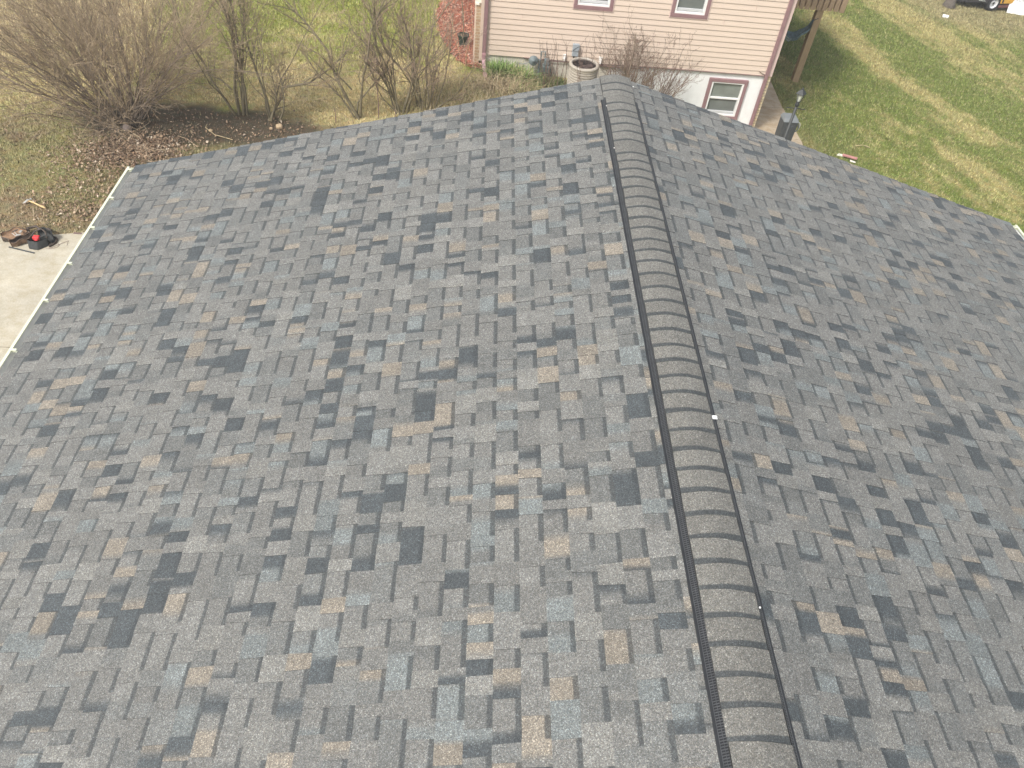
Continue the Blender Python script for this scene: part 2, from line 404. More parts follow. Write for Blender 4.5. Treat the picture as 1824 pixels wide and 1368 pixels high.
def slope(sgn, W, seed):
    r = random.Random(seed); V = []; F = []; Cc = []
    def P(s, t, n): return (sgn*((W-s)*CT+n*ST), t, ZR-(W-s)*ST+n*CT)
    def quad(a, b, c, d, ca, cb, cc, cdd):
        k = len(V); V.extend((a, b, c, d)); F.append((k, k+1, k+2, k+3)); Cc.extend((ca, cb, cc, cdd))
    edgec = C_(.075, .078, .08)
    N = int(W/E_)+1
    for i in range(N):
        s0 = i*E_-.012+r.uniform(-.0012, .0012); s1 = min(s0+E_+.006, W-.002)
        if s1 <= s0+.01: break
        hb = .0062
        rake = D+r.uniform(-.006, .006)
        ft = col_seq(r, {'mid': 42, 'blue': 15, 'tan': 18, 'dark': 13, 'lt': 14, 'mid2': 16}, YN, D)
        fb = col_seq(r, {'mid': 38, 'mid2': 24, 'blue': 10, 'tan': 8, 'dark': 20}, YN, D)
        # under layer: full strip with printed dark band at its head
        step = .028; ts = np.arange(YN, rake, step); ts = np.append(ts, rake)
        bandw = r.uniform(.026, .034)
        srows = [s0, s1-.006-bandw-.006, s1-.006-bandw+.002, s1]
        for a, b in zip(ts[:-1], ts[1:]):
            ca, cb = fb(a), fb(b)
            for q in range(3):
                u, v = srows[q], srows[q+1]
                nu = hb-(u-s0)/E_*hb; nv = hb-(v-s0)/E_*hb
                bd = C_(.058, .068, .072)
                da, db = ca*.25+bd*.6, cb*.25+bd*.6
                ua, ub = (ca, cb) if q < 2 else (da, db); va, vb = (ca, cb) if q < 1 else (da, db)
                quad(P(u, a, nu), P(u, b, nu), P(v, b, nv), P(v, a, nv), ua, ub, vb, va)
            quad(P(s0, a, -.002), P(s0, b, -.002), P(s0, b, hb), P(s0, a, hb), edgec, edgec, edgec, edgec)
        # upper laminate: teeth
        t = YN+r.uniform(0, .1); joint = t+r.uniform(.2, 1.0)
        while t < rake:
            wd = r.choice([r.uniform(.06, .11), r.uniform(.08, .15), r.uniform(.12, .22)])
            te = min(t+wd, rake)
            isj = False
            if t < joint < te: te = joint; isj = True; joint += r.uniform(.98, 1.0)
            lift = r.uniform(0, .0012)+(r.random() < .06)*r.uniform(.001, .0035); th = .0030+lift; sk0 = r.uniform(-.003, .003); sk1 = r.uniform(-.003, .003)
            if isj: sk1 = 0
            m = max(1, int(round((te-t)/.028))); hi = .003
            for q in range(m):
                f0, f1 = q/m, (q+1)/m
                def tt(f, top): return t+(te-t)*f+(sk0*(1-f)+sk1*f)*(1 if top else -1)
                c0, c1 = ft(t+(te-t)*f0), ft(t+(te-t)*f1)
                a0, a1, b0, b1 = tt(f0, 0), tt(f1, 0), tt(f0, 1), tt(f1, 1)
                a1 = min(a1, rake); b1 = min(b1, rake)
                nn = hb+th; nt_ = hi
                quad(P(s0-.001, a0, nn), P(s0-.001, a1, nn), P(s1, b1, nt_), P(s1, b0, nt_), c0, c1, c1, c0)
                quad(P(s0-.001, a0, -.001), P(s0-.001, a1, -.001), P(s0-.001, a1, nn), P(s0-.001, a0, nn), edgec*1.5, edgec*1.5, edgec*1.5, edgec*1.5)
                if q == 0: quad(P(s0-.001, a0, 0), P(s0-.001, a0, nn), P(s1, b0, nt_), P(s1, b0, -.001), edgec, edgec, edgec, edgec)
                if q == m-1: quad(P(s0-.001, a1, 0), P(s0-.001, a1, nn), P(s1, b1, nt_), P(s1, b1, -.001), edgec, edgec, edgec, edgec)
            if isj: t = te+r.uniform(.002, .0035)
            else: t = te+r.choice([r.uniform(.07, .12), r.uniform(.10, .19), r.uniform(.10, .19), r.uniform(.16, .27)])
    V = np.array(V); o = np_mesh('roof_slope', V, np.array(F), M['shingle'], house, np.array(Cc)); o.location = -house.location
    return o
WL_, WR_ = 5.50, 5.38
slope(-1, WL_, 101); slope(1, WR_, 202)
# deck under the shingles, fascia, soffit, walls
b = MB()
for sg, W in ((-1, WL_), (1, WR_)):
    xo, zo = sg*W*CT, ZR-W*ST
    poly = [(0, ZR-.02), (xo*.998, zo-.016), (xo*.998, zo-.05), (0, ZR-.055)]
    b.prism(poly if sg < 0 else poly[::-1], YN+.02, D-.02, axis='y')
part(b, 'roof_deck', M['wood_trim'])
b = MB()
for sg, W in ((-1, WL_), (1, WR_)):
    xo, zo = sg*W*CT, ZR-W*ST
    for y0, y1 in ((YN+.0, YN+.02), (D-.035, D-.012)):
        poly = [(0, ZR-.058), (xo*.995, zo-.053), (xo*.995, zo-.2), (0, ZR-.21)]
        b.prism(poly if sg < 0 else poly[::-1], y0, y1, axis='y')
    xi = xo-sg*.025
    b.box((min(xo, xi)-.0, YN+.02, zo-.2), (max(xo, xi), D-.035, zo-.052))
part(b, 'fascia', M['wood_trim'])
b = MB()
xl, xr = -4.85, 4.75
zl, zr2 = ZR-4.85*math.tan(TH)-.06, ZR-4.75*math.tan(TH)-.06
for y0, y1 in ((YN+.4, YN+.5), (D-.5, D-.4)):
    b.prism([(xl, -1.2), (xr, -1.2), (xr, zr2), (0, ZR-.09), (xl, zl)], y0, y1, axis='y')
b.box((xl, YN+.5, -1.2), (xl+.1, D-.5, zl)); b.box((xr-.1, YN+.5, -1.2), (xr, D-.5, zr2))
part(b, 'wall', M['own_wall'])

# gutters: K profile, open trough, hidden hangers reach from the lip over the first course
def gutter(sg, W, yend):
    xo, zo = sg*W*CT, ZR-W*ST
    pr = [(-.020, -.022), (-.020, -.105), (.050, -.105), (.078, -.070), (.094, -.042), (.094, -.016), (.084, -.016), (.084, -.024)]
    g = empty('gutter', (0, 0, 0), house); g.location = -house.location
    b = MB(); n = len(pr)
    for y0, y1 in ((YN, yend),):
        vs = [(xo+sg*a, y0, zo+z) for a, z in pr]+[(xo+sg*a, y1, zo+z) for a, z in pr]
        th = [(xo+sg*(a-.004 if a > .05 else a), y0, zo+z+.004) for a, z in pr]+[(xo+sg*(a-.004 if a > .05 else a), y1, zo+z+.004) for a, z in pr]
        b.add(vs, [(i, i+1, n+i+1, n+i) for i in range(n-1)], 0)
        b.add(th, [(i, n+i, n+i+1, i+1) for i in range(n-1)], 1)
        b.prism([(xo+sg*a, zo+z) for a, z in pr[:6]], y1, y1+.003, axis='y', mi=0)
    b.box((min(xo+sg*.076, xo+sg*.101), YN, zo-.018), (max(xo+sg*.076, xo+sg*.101), yend+.004, zo-.006), mi=0)
    b.build('trough', [M['white_alu'], M['gutter_in']], g)
    ys_ = [7.72, 7.14, 6.59, 5.99, 5.43, 4.76, 4.15, 3.54, 2.93, 2.3, 1.7, 1.1, .5, -.1, -.7, -1.3, -1.9, -2.5, -3.1]
    for y in ys_:
        if y > yend: continue
        h = MB(); a0 = xo+sg*.090; a1 = xo-sg*.004
        h.box((min(a0, a1), y-.010, zo-.026), (max(a0, a1), y+.010, zo-.021))
        h.box((min(xo+sg*.035, xo+sg*.098), y-.013, zo-.0055), (max(xo+sg*.035, xo+sg*.098), y+.013, zo-.0015))
        h.build('hanger', M['white_alu'], g)
    return g
gutter(-1, WL_, 7.775); gutter(1, WR_, 7.775)
b = MB()
xo, zo = -WL_*CT, ZR-WL_*ST
b.tube([(xo-.09, -2.9, zo-.11), (xo-.09, -2.9, zo-.25), (-4.92, -2.9, zo-.5), (-4.92, -2.9, .15), (-5.15, -2.9, .06)], .038, 4)
part(b, 'downspout', M['white_alu'])

# ridge vent and caps
VE = 7.30
def ridge_z(x): return ZR-abs(x)*math.tan(TH)
vent = empty('ridge_vent', (0, 0, 0), house); vent.location = -house.location
for sg in (-1, 1):
    b = MB(); xi, xo_ = sg*.140, sg*.173; zi, zo_ = ridge_z(.140)+.030, ridge_z(.173)+.011
    b.add([(xi, YN, zi), (xi, VE, zi), (xo_, VE, zo_), (xo_, YN, zo_), (xi-sg*.02, YN, zi-.02), (xi-sg*.02, VE, zi-.02)], [(0, 1, 2, 3), (0, 1, 5, 4)])
    b.prism([(xo_, zo_), (xo_+sg*.014, ridge_z(.187)+.013), (xo_+sg*.014, ridge_z(.187)+.003), (xo_, zo_-.02)], YN, VE+.004, axis='y', mi=1)
    b.prism([(xi-sg*.01, zi-.004), (xo_, zo_-.004), (xo_, zo_-.022), (xi, zi-.05)], VE, VE+.004, axis='y', mi=1)
    o = b.build('louver', [M['vent_black'], M['vent_flange']], vent)
    b = MB(); nrm = Vector((zi-zo_, 0, abs(xi-xo_))).normalized(); nx, nz = sg*abs(nrm.x), nrm.z
    for f in (.06, .5, .96):
        px, pz = xi+(xo_-xi)*f, zi+(zo_-zi)*f
        b.prism([(px-.0012, pz), (px+.0012, pz), (px+.0012+nx*.004, pz+nz*.004), (px-.0012+nx*.004, pz+nz*.004)], YN, VE, axis='y')
    y = YN
    while y < VE:
        b.add([(xi, y, zi), (xi, y+.0035, zi), (xo_, y+.0035, zo_), (xo_, y, zo_), (xi+nx*.003, y, zi+nz*.003), (xi+nx*.003, y+.0035, zi+nz*.003), (xo_+nx*.003, y+.0035, zo_+nz*.003), (xo_+nx*.003, y, zo_+nz*.003)],
              [(4, 5, 6, 7), (0, 4, 7, 3), (1, 2, 6, 5)])
        y += .0125
    b.build('rib', M['vent_rib'], vent)
# the caps: each lies over the far one, so its butt faces away from the camera
r = random.Random(5); V = []; F = []; Cc = []
capc = C_(.164, .161, .144)
def cap_prof(u, half, lift, n):    # u in -1..1
    x = u*half
    base = ZR-math.tan(TH)*(math.sqrt(x*x+.085**2)-.050)*1.15
    return x, base+lift+n
yk = D-.004; k = 0
while yk > YN+.05:
    onv = yk < VE+.12
    half = .146 if onv else .160; lift = .033 if onv else .020
    if k == 0: ex = .20
    else: ex = .148+r.uniform(-.012, .012)
    ex += {5: -.03, 9: .09, 10: -.02}.get(k, 0)
    y1 = yk-ex; y1x = y1-.01; nu = 17
    tone = r.uniform(.92, 1.08); band = r.uniform(.026, .033); lift1 = lift
    if VE-.03 < y1 < VE+.12: pass
    rows = [(yk, .0040), (y1+band+.006, .0030), (y1+band-.002, .0028), (y1x, .0004)]
    bend = .006*r.uniform(-1, 1); xo0 = r.uniform(-.003, .003)
    for q in range(3):
        for m in range(nu-1):
            qs = []
            for (yy, n), uu in ((rows[q], m), (rows[q], m+1), (rows[q+1], m+1), (rows[q+1], m)):
                u = -1+2*uu/(nu-1)
                x, z = cap_prof(u, half, lift1, n); qs.append((x+xo0, yy+bend*u, z))
            kk = len(V); V += qs; F.append((kk, kk+1, kk+2, kk+3))
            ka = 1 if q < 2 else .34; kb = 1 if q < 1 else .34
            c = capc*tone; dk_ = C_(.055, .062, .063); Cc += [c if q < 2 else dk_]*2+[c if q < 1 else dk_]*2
    # butt and side edges
    for m in range(nu-1):
        qs = []
        for dz, uu in ((0, m), (0, m+1), (-.009, m+1), (-.009, m)):
            u = -1+2*uu/(nu-1); x, z = cap_prof(u, half, lift1, .0048); qs.append((x, yk+bend*u, z+dz))
        kk = len(V); V += qs; F.append((kk, kk+1, kk+2, kk+3)); Cc += [C_(.02, .02, .02)]*4
    for sg in (-1, 1):
        x, z = cap_prof(sg, half, lift1, .004); kk = len(V)
        V += [(x, yk, z+.0035), (x, y1x, z-.004), (x, y1x, z-.014), (x, yk, z-.014)]; F.append((kk, kk+1, kk+2, kk+3)); Cc += [C_(.02, .02, .02)]*4
    yk = y1; k += 1
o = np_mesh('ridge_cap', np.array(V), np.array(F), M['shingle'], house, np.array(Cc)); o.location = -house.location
# bits of white tape and bright nail heads on the vent
b = MB(); b.box((.154, 3.07, ridge_z(.165)+.022), (.186, 3.098, ridge_z(.165)+.026), Matrix.Translation((0, 0, .006)) )
part(b, 'tape_tag', M['tape'])
for x, y in ((-.150, 7.12), (-.152, 6.31), (.158, 1.8), (.175, 7.6)):
    b = MB(); b.lathe([(0.0, .006), (.005, .003), (.006, 0)], (x, y, ridge_z(x)+.034), 8)
    part(b, 'nail_head', M['tape'])

# ------------------------------------------------------------------ neighbour house
YH, XL, XR = 16.66, -1.38, 5.03
nh = empty('house', (1.8, YH+4, 0))
tag(nh, 'cream lap sided house with mauve trim and white painted foundation beyond the roof peak', 'house')
OFF = -nh.location
def npart(mb, name, mats, parent=nh, **kw):
    o = mb.build(name, mats, parent, **kw)
    if parent is nh: o.location = OFF
    return o
ZT = 5.0; ZB = .40; SP = .1135
wins = [(.455, 1.285, 1.515, 2.75), (2.52, 3.32, 1.515, 2.75)]      # upper windows x0,x1,z0,z1 outer trim
b = MB(); z = ZB
while z < ZT:
    z2 = z+SP
    for (za, zb_) in ((z, z2),):
        segs = [(XL+.0, XR)]
        for x0, x1, w0, w1 in wins:
            if zb_ > w0+.02 and za < w1-.02:
                ns = []
                for s0, s1 in segs: ns += [(s0, x0+.02), (x1-.02, s1)] if s0 < x0 < s1 else [(s0, s1)]
                segs = ns
        for s0, s1 in segs:
            yo, yi, ys2 = YH-.019, YH-.003, YH+.004
            b.add([(s0, yo, za), (s1, yo, za), (s1, yi, zb_), (s0, yi, zb_), (s0, ys2, za), (s1, ys2, za)], [(0, 1, 2, 3), (0, 4, 5, 1)])
    z = z2
npart(b, 'siding', M['siding'])
# laps of siding meet at short vertical seams
for sx, k in ((2.42, 4), (.1, 13), (3.7, 9), (1.7, 16), (-.6, 7), (4.3, 12)):
    b = MB(); zz = ZB+k*SP; b.box((sx, YH-.0205, zz+.004), (sx+.0035, YH-.0045, zz+SP-.004)); npart(b, 'siding_seam', M['siding_pink'])
b = MB()
b.box((XL, YH+.10, ZB), (XR, YH+.15, ZT)); b.box((XL, YH+.15, -1.6), (XL+.15, YH+9, ZT)); b.box((XR-.15, YH+.15, ZB), (XR, YH+9, ZT))
b.box((XL+.15, YH+8.85, -1.6), (XR-.15, YH+9, ZT))
npart(b, 'wall', M['siding_pink'])
# foundation: raw concrete left, painted white right
b = MB(); b.box((XL, YH+.022, -1.6), (1.45, YH+.149, ZB-.012)); npart(b, 'foundation', M['found_raw'])
bw = (3.735, 4.63, -.665, .275)
b = MB()
for a in (((1.45, -1.6), (bw[0]+.02, ZB-.012)), ((bw[1]-.02, -1.6), (XR, ZB-.012)), ((bw[0]+.02, -1.6), (bw[1]-.02, bw[2]+.02)), ((bw[0]+.02, bw[3]-.02), (bw[1]-.02, ZB-.012))):
    b.box((a[0][0], YH+.018, a[0][1]), (a[1][0], YH+.149, a[1][1]))
for zz in (.0, -.33):
    b.box((4.66, YH+.0165, zz), (4.93, YH+.018, zz+.004))
npart(b, 'foundation', M['found_white'])
b = MB(); b.box((XR-.15, YH+.152, -1.6), (XR-.002, YH+9, ZB-.002)); npart(b, 'foundation', M['found_raw'])
# side skins seen edge-on: brick veneer left to sill height, siding and brick at right
b = MB(); b.box((XL-.20, YH+.33, -.1), (XL-.10, YH+8.8, 1.34)); npart(b, 'brick_veneer', M['brick_br'])
b = MB(); b.box((XL-.24, YH+.31, 1.342), (XL-.06, YH+8.8, 1.42)); b.box((XL-.235, YH+.30, 1.30), (XL-.14, YH+.33, 1.342)); npart(b, 'brick_ledge', M['plaster_wh'])
b = MB(); b.box((XL-.235, YH+.34, -.05), (XL-.20, YH+.40, 1.34)); b.box((XL-.10, YH+.1, .2), (XL-.03, YH+.33, ZT)); npart(b, 'corner_board', M['siding'])
b = MB(); b.box((XR+.002, YH-.005, ZB), (XR+.088, YH+9, ZT)); npart(b, 'corner_board', M['siding_pink'])
b = MB(); b.box((XR+.0, YH+.012, -1.6), (XR+.085, YH+9, ZB-.004)); npart(b, 'brick_veneer', M['brick_ye'])
# downspouts at both corners
b = MB(); b.box((XL-.035, YH-.085, .34), (XL+.050, YH-.018, ZT)); npart(b, 'downspout', M['mauve'], bevel=.008)
b = MB()
Mx = Matrix.Translation((XL+.008, YH-.05, .36)) @ Matrix.Rotation(R(0), 4, 'X')
b.tube([(XL+.008, YH-.052, .46), (XL+.008, YH-.055, .30), (XL+.03, YH-.16, .16), (XL+.075, YH-.42, .045)], [.05, .052, .052, .055], 4)
b.tube([(XL+.008, YH-.052, .44), (XL+.008, YH-.052, .40)], .060, 4)
npart(b, 'downspout_elbow', M['pink_elbow'])
b = MB(); b.box((XR-.085, YH-.05, -1.1), (XR+.0, YH-.016, ZT)); npart(b, 'downspout', M['mauve'], bevel=.008)
def window(x0, x1, z0, z1, sash_split=None, sillgrey=True, dark=False):
    wn = empty('window', (0, 0, 0), nh); wn.location = OFF
    t = .075; b = MB(); yo = YH-.034
    for a in (((x0, z0), (x1, z0+t)), ((x0, z1-t), (x1, z1)), ((x0, z0+t), (x0+t, z1-t)), ((x1-t, z0+t), (x1, z1-t))):
        b.box((a[0][0], yo, a[0][1]), (a[1][0], YH+.03, a[1][1]))
    b.build('trim', M['mauve'], wn, bevel=.004)
    b = MB(); f = .04; X0, X1, Z0, Z1 = x0+t, x1-t, z0+t, z1-t; yo2 = YH-.022
    b.box((X0, yo2, Z0), (X1, YH+.08, Z0+f)); b.box((X0, yo2, Z1-f*.7), (X1, YH+.08, Z1)); b.box((X0, yo2, Z0+f), (X0+f, YH+.08, Z1-f*.7)); b.box((X1-f, yo2, Z0+f), (X1, YH+.08, Z1-f*.7))
    zm = sash_split or (z0+z1)/2
    b.box((X0+f, YH-.006, zm-.02), (X1-f, YH+.06, zm+.02))
    b.build('frame', M['vinyl'], wn, bevel=.003)
    b = MB(); b.box((X0+f, YH+.004, Z0+f+.012), (X1-f, YH+.05, Z0+f+.062)); b.box((X1-f-.014, YH+.008, Z0+f+.062), (X1-f, YH+.05, zm-.02)); b.build('sash', M['sill_grey'], wn, bevel=.003)
    b = MB(); b.box((X0+f, YH+.034, Z0+f+.062), (X1-f-.014, YH+.040, zm-.02)); b.build('pane', M['screen_dk'], wn)
    b = MB(); b.box((X0+f, YH+.026, zm+.02), (X1-f, YH+.032, Z1-f*.7)); b.build('pane', M['screen'], wn)
window(*wins[0]); window(*wins[1]); window(*bw, sash_split=-.18)
for x0, x1, w0, w1 in wins:
    b = MB(); b.box((x0-.018, YH-.026, w0-.018), (x1+.018, YH-.012, w0)); b.box((x0-.018, YH-.026, w0), (x0, YH-.012, w1)); b.box((x1, YH-.026, w0), (x1+.018, YH-.012, w1)); npart(b, 'j_channel', M['siding_pink'])
# roof of the neighbour house
b = MB()
xc = (XL+XR)/2; hw = (XR-XL)/2
b.prism([(XL, ZT), (XR, ZT), (xc, ZT+hw*.42)], YH, YH+9, axis='y')
npart(b, 'gable', M['siding'])
b = MB()
for sg in (-1, 1):
    e = xc+sg*(hw+.35)
    poly = [(xc, ZT+hw*.42+.03), (e, ZT-.35*.42+.03), (e, ZT-.35*.42+.13), (xc, ZT+hw*.42+.13)]
    b.prism(poly if sg > 0 else poly[::-1], YH-.25, YH+9.25, axis='y')
npart(b, 'roof', M['asphalt_edge'])
# thin pipe along the bottom lap
b = MB()
b.tube([(-.5, YH-.03, .40), (.2, YH-.03, .375), (.95, YH-.03, .385), (1.5, YH-.035, .40), (2.6, YH-.03, .41), (4.93, YH-.03, .415)], .011, 6)
b.tube([(1.2, YH-.03, .36), (1.8, YH-.035, .352), (2.2, YH-.03, .37)], .015, 6)
b.tube([(4.80, YH-.03, .50), (4.93, YH-.035, .45), (4.97, YH-.06, .32)], .008, 6)
npart(b, 'pipe', M['cable_br'])

# ------------------------------------------------------------------ utilities on and by the neighbour wall
g = empty('gas_meter', (-.1, YH-.14, 0)); tag(g, 'small grey gas meter and round regulator on pipes low on the cream wall', 'gas meter')
def gp(mb, name, m, **kw): o = mb.build(name, m, g, **kw); o.location = -g.location; return o
b = MB()
Mr = Matrix.Translation((-.28, YH-.17, .41)) @ Matrix.Rotation(R(72), 4, 'X')
prof = [(0, .05), (.03, .05), (.035, .03), (.095, .022), (.105, 0), (.095, -.02), (.03, -.05), (0, -.05)]
vs = []; n = 20
for rr, z in prof:
    for j in range(n): a = 2*math.pi*j/n; vs.append(Mr @ Vector((rr*math.cos(a), rr*math.sin(a), z)))
b.add(vs, [(i*n+j, i*n+(j+1) % n, (i+1)*n+(j+1) % n, (i+1)*n+j) for i in range(len(prof)-1) for j in range(n)])
gp(b, 'regulator', M['meter_grey'], smooth=True)
b = MB(); b.box((-.08, YH-.27, .17), (.12, YH-.09, .345)); gp(b, 'meter_body', M['meter_dk'], bevel=.03)
b = MB(); b.box((-.04, YH-.22, .347), (.07, YH-.1, .47)); gp(b, 'meter_dial', M['meter_grey'], bevel=.012)
b = MB()
b.tube([(-.28, YH-.12, .42), (-.12, YH-.12, .42), (-.12, YH-.12, .60), (-.03, YH-.12, .60), (-.03, YH-.12, .5)], .018, 8)
b.tube([(-.14, YH-.12, .42), (-.14, YH-.12, 0)], .022, 8)
b.tube([(-.3, YH-.15, .38), (-.5, YH-.12, .30), (-.62, YH-.06, .28)], .007, 6)
b.tube([(-.14, YH-.1, .36), (-.14, YH-.03, .36)], .02, 8)
gp(b, 'gas_pipe', M['meter_grey'])
g = empty('disconnect_box', (.62, YH-.05, .5)); tag(g, 'light grey electrical box on the siding just above the air conditioner', 'electrical box')
b = MB(); b.box((.55, YH-.105, .54), (.69, YH-.02, .80)); gp(b, 'enclosure', M['meter_lt'], bevel=.01)
b = MB(); b.box((.545, YH-.118, .665), (.695, YH-.106, .81), Matrix.Translation((0, 0, 0))); gp(b, 'door', M['meter_lt'], bevel=.006)
b = MB(); b.tube([(.60, YH-.06, .54), (.60, YH-.07, .40), (.63, YH-.2, .30)], .016, 8); gp(b, 'conduit', M['cable']); b = MB(); b.tube([(.56, YH-.122, .68), (.62, YH-.124, .735), (.68, YH-.122, .775)], .004, 5); gp(b, 'cable', M['cable'])
for i, (x, z, lab) in enumerate(((.40, .50, 'small white pipe fitting on the wall left of the air conditioner'), (1.20, .50, 'small white pipe fitting on the wall right of the air conditioner'))):
    b = MB(); b.box((x-.035, YH-.06, z-.06), (x+.035, YH-.018, z+.05)); b.tube([(x, YH-.05, z-.02), (x, YH-.10, z-.03), (x, YH-.11, z-.075)], .02, 8)
    b.add([(x-.018, YH-.0605, z-.045), (x+.018, YH-.0605, z-.045), (x+.018, YH-.0605, z-.02), (x-.018, YH-.0605, z-.02)], [(0, 1, 2, 3)], 1)
    tag(b.build('wall_fitting', [M['white_pl'], M['cable']], bevel=.006), lab, 'pipe fitting', 'white fittings on the neighbour wall')
# air conditioner
AX, AY, AZ = .765, 15.93, .02
g = empty('air_conditioner', (AX, AY, AZ)); tag(g, 'round cream air conditioning condenser with dark fan opening, beside the neighbour wall', 'air conditioner')
b = MB(); b.lathe([(.0, 0), (.30, 0), (.30, .055), (.31, .06)], n=36)
z = .07; prof = []
while z < .60: prof += [(.300, z), (.317, z+.010), (.317, z+.035), (.300, z+.045)]; z += .055
b.lathe(prof, n=36); b.build('louvered_shell', M['ac_cream'], g)
b = MB(); b.lathe([(.305, .60), (.325, .615), (.325, .645), (.305, .665), (.275, .668), (.258, .655), (.255, .62)], n=36); b.build('top_rim', M['ac_cream'], g, smooth=True)
b = MB(); b.lathe([(.0, .53), (.255, .53), (.255, .62)], n=36); b.build('fan_well', M['ac_grille'], g)
b = MB()
for k in range(4):
    a = k*math.pi/2+.4; c, s = math.cos(a), math.sin(a)
    b.add([(c*.04-s*.02, s*.04+c*.02, .60), (c*.2-s*.06, s*.2+c*.06, .615), (c*.2+s*.07, s*.2-c*.07, .585), (c*.04+s*.02, s*.04-c*.02, .585)], [(0, 1, 2, 3)])
b.lathe([(0, .615), (.05, .61), (.055, .58)], n=16); b.build('fan', M['ac_fan'], g)
b = MB()
for rr in (.06, .10, .14, .18, .22, .25): b.tube([(rr*math.cos(2*math.pi*k/28), rr*math.sin(2*math.pi*k/28), .640) for k in range(29)], .0022, 4, cap=False)
for k in range(6): a = k*math.pi/3; b.tube([(.04*math.cos(a), .04*math.sin(a), .640), (.256*math.cos(a), .256*math.sin(a), .640)], .003, 4)
b.build('fan_guard', M['ac_fan'], g)
b = MB(); b.lathe([(0, 0), (.42, 0), (.42, .04), (0, .04)], (AX, AY, -.03), 4); tag(b.build('equipment_pad', M['walk']), 'square concrete pad under the round air conditioner', 'pad')

# ------------------------------------------------------------------ deck, hammock, lamp, bin
def tfm(M4, mb): mb.v = [tuple(M4 @ Vector(p)) for p in mb.v]; return mb
PX, PY = 7.11, 20.09
dk = empty('deck', (6.4, 21.5, -1.0)); tag(dk, 'raised brown wooden deck on the right side of the cream house', 'deck')
def dp(mb, name, m, **kw): o = mb.build(name, m, dk, **kw); o.location = -dk.location; return o
b = MB(); b.box((PX-.085, PY-.085, gz1(PX)-.1), (PX+.085, PY+.085, .95)); dp(b, 'post', M['deck_post'], bevel=.006)
b = MB(); b.box((PX-.085, PY+3, gz1(PX)-.1), (PX+.085, PY+3.17, .95)); dp(b, 'post', M['deck_post'], bevel=.006)
zd = .76
b = MB()
x = XR+.12; x1 = 7.64; r = random.Random(3)
while x < x1-.02:
    b.box((x, PY-.145+r.uniform(0, .004), zd), (min(x+.118, x1), PY-.118, zd+1.25)); x += .150
y = PY-.09
while y < PY+3.4:
    b.box((x1-.02, y, zd), (x1+.01, y+.135, zd+1.25)); y += .152
dp(b, 'railing', M['deck_wood'])
b = MB(); b.box((x1-.10, PY-.165, zd-.01), (x1+.03, PY-.147, zd+1.25)); b.box((x1+.012, PY-.147, zd-.01), (x1+.045, PY-.02, zd+1.25)); dp(b, 'corner_post', M['deck_wood'])
b = MB()
b.box((XR+.1, PY-.01, zd+.02), (x1-.03, PY+.03, zd+.19)); b.box((XR+.1, PY+.0, zd+.2), (x1-.03, PY+3.3, zd+.25)); b.box((x1-.07, PY-.06, zd+.02), (x1-.03, PY+3.3, zd+.19))
b.box((XR+.1, PY+3.2, zd+.02), (x1-.1, PY+3.25, zd+.19))
dp(b, 'floor_frame', M['deck_wood'])
# hammock: gathered sling hung between house corner and deck post
hm = empty('hammock', (6.6, PY-.1, -.1)); tag(hm, 'crumpled blue grey cloth hammock slung under the deck beside its post', 'hammock')
P0, P1 = Vector((6.30, PY+.25, .78)), Vector((PX-.09, PY-.10, .50)); low = -.10
def ham(u, v, wid, off):
    a = P0.lerp(P1, u); f = 4*u*(1-u); sag = low-(P0.z*(1-u)+P1.z*u)
    a = a+Vector((-.11*math.sin(u*math.pi)**2, 0, sag*(f**.8)))
    ww = wid*(.12+.88*math.sin(math.pi*min(1, max(0, u)))**.8)
    ang = (v-.5)*2.3
    fold = .012*math.sin(v*23+u*9)+.010*math.sin(v*41-u*15)
    return a+Vector((.02*math.sin(u*30), math.sin(ang)*ww*.55+fold, (1-math.cos(ang))*ww*.5+fold+off))
b = MB(); b.grid(lambda u, v: ham(u, v, .44, 0), 40, 22); b.grid(lambda u, v: ham(u, v, .44, -.006), 40, 22)
o = b.build('cloth', M['hammock'], hm, smooth=True); o.location = -hm.location
b = MB(); b.grid(lambda u, v: ham(.0+u*.55, .02+v*.40, .46, .004)+Vector((0, -.012, 0)), 26, 8)  # lighter sheet over the cloth, standing in for its sunlit fold
o = b.build('cloth', M['hammock_sunlit'], hm, smooth=True); o.location = -hm.location; o['label'] = 'pale fold of the cloth with sunlight painted into its colour'
for pa, pb in ((P0, Vector((-.02, .3, .15))), (P1, Vector((.1, .02, .05)))): b = MB(); b.tube([pa, pa+pb], .01, 6); o = b.build('rope', M['cable'], hm); o.location = -hm.location

LX, LY = 5.15, 14.9; LZ = gz1(LX)
lp = empty('lamp_post', (LX, LY, LZ)); tag(lp, 'black metal lamp post with lantern head rising in front of the grey bin', 'lamp post')
H = .70-LZ
b = MB(); b.tube([(0, 0, 0), (0, 0, .1), (0, 0, .12), (0, 0, H-.02)], [.05, .05, .030, .030], 12); b.lathe([(.03, H-.12), (.045, H-.1), (.045, H-.06), (.03, H-.03)], n=12); b.build('pole', M['black_metal'], lp, smooth=True)
b = MB(); b.tube([(-.19, .02, H-.16), (.19, -.02, H-.16)], .010, 8); b.build('ladder_rest', M['black_metal'], lp)
b = MB(); b.lathe([(0, H-.02), (.035, H-.02), (.05, H+.0)], n=6)
for k in range(4):
    a = k*math.pi/2+.5; b.tube([(.045*math.cos(a), .045*math.sin(a), H-.01), (.085*math.cos(a), .085*math.sin(a), H+.16)], .007, 5)
b.lathe([(.115, H+.155), (.105, H+.17), (.06, H+.22), (.025, H+.245), (.02, H+.27), (0, H+.29)], n=4); b.lathe([(0, H+.16), (.115, H+.155)], n=4)
b.build('lantern_frame', M['black_metal'], lp)
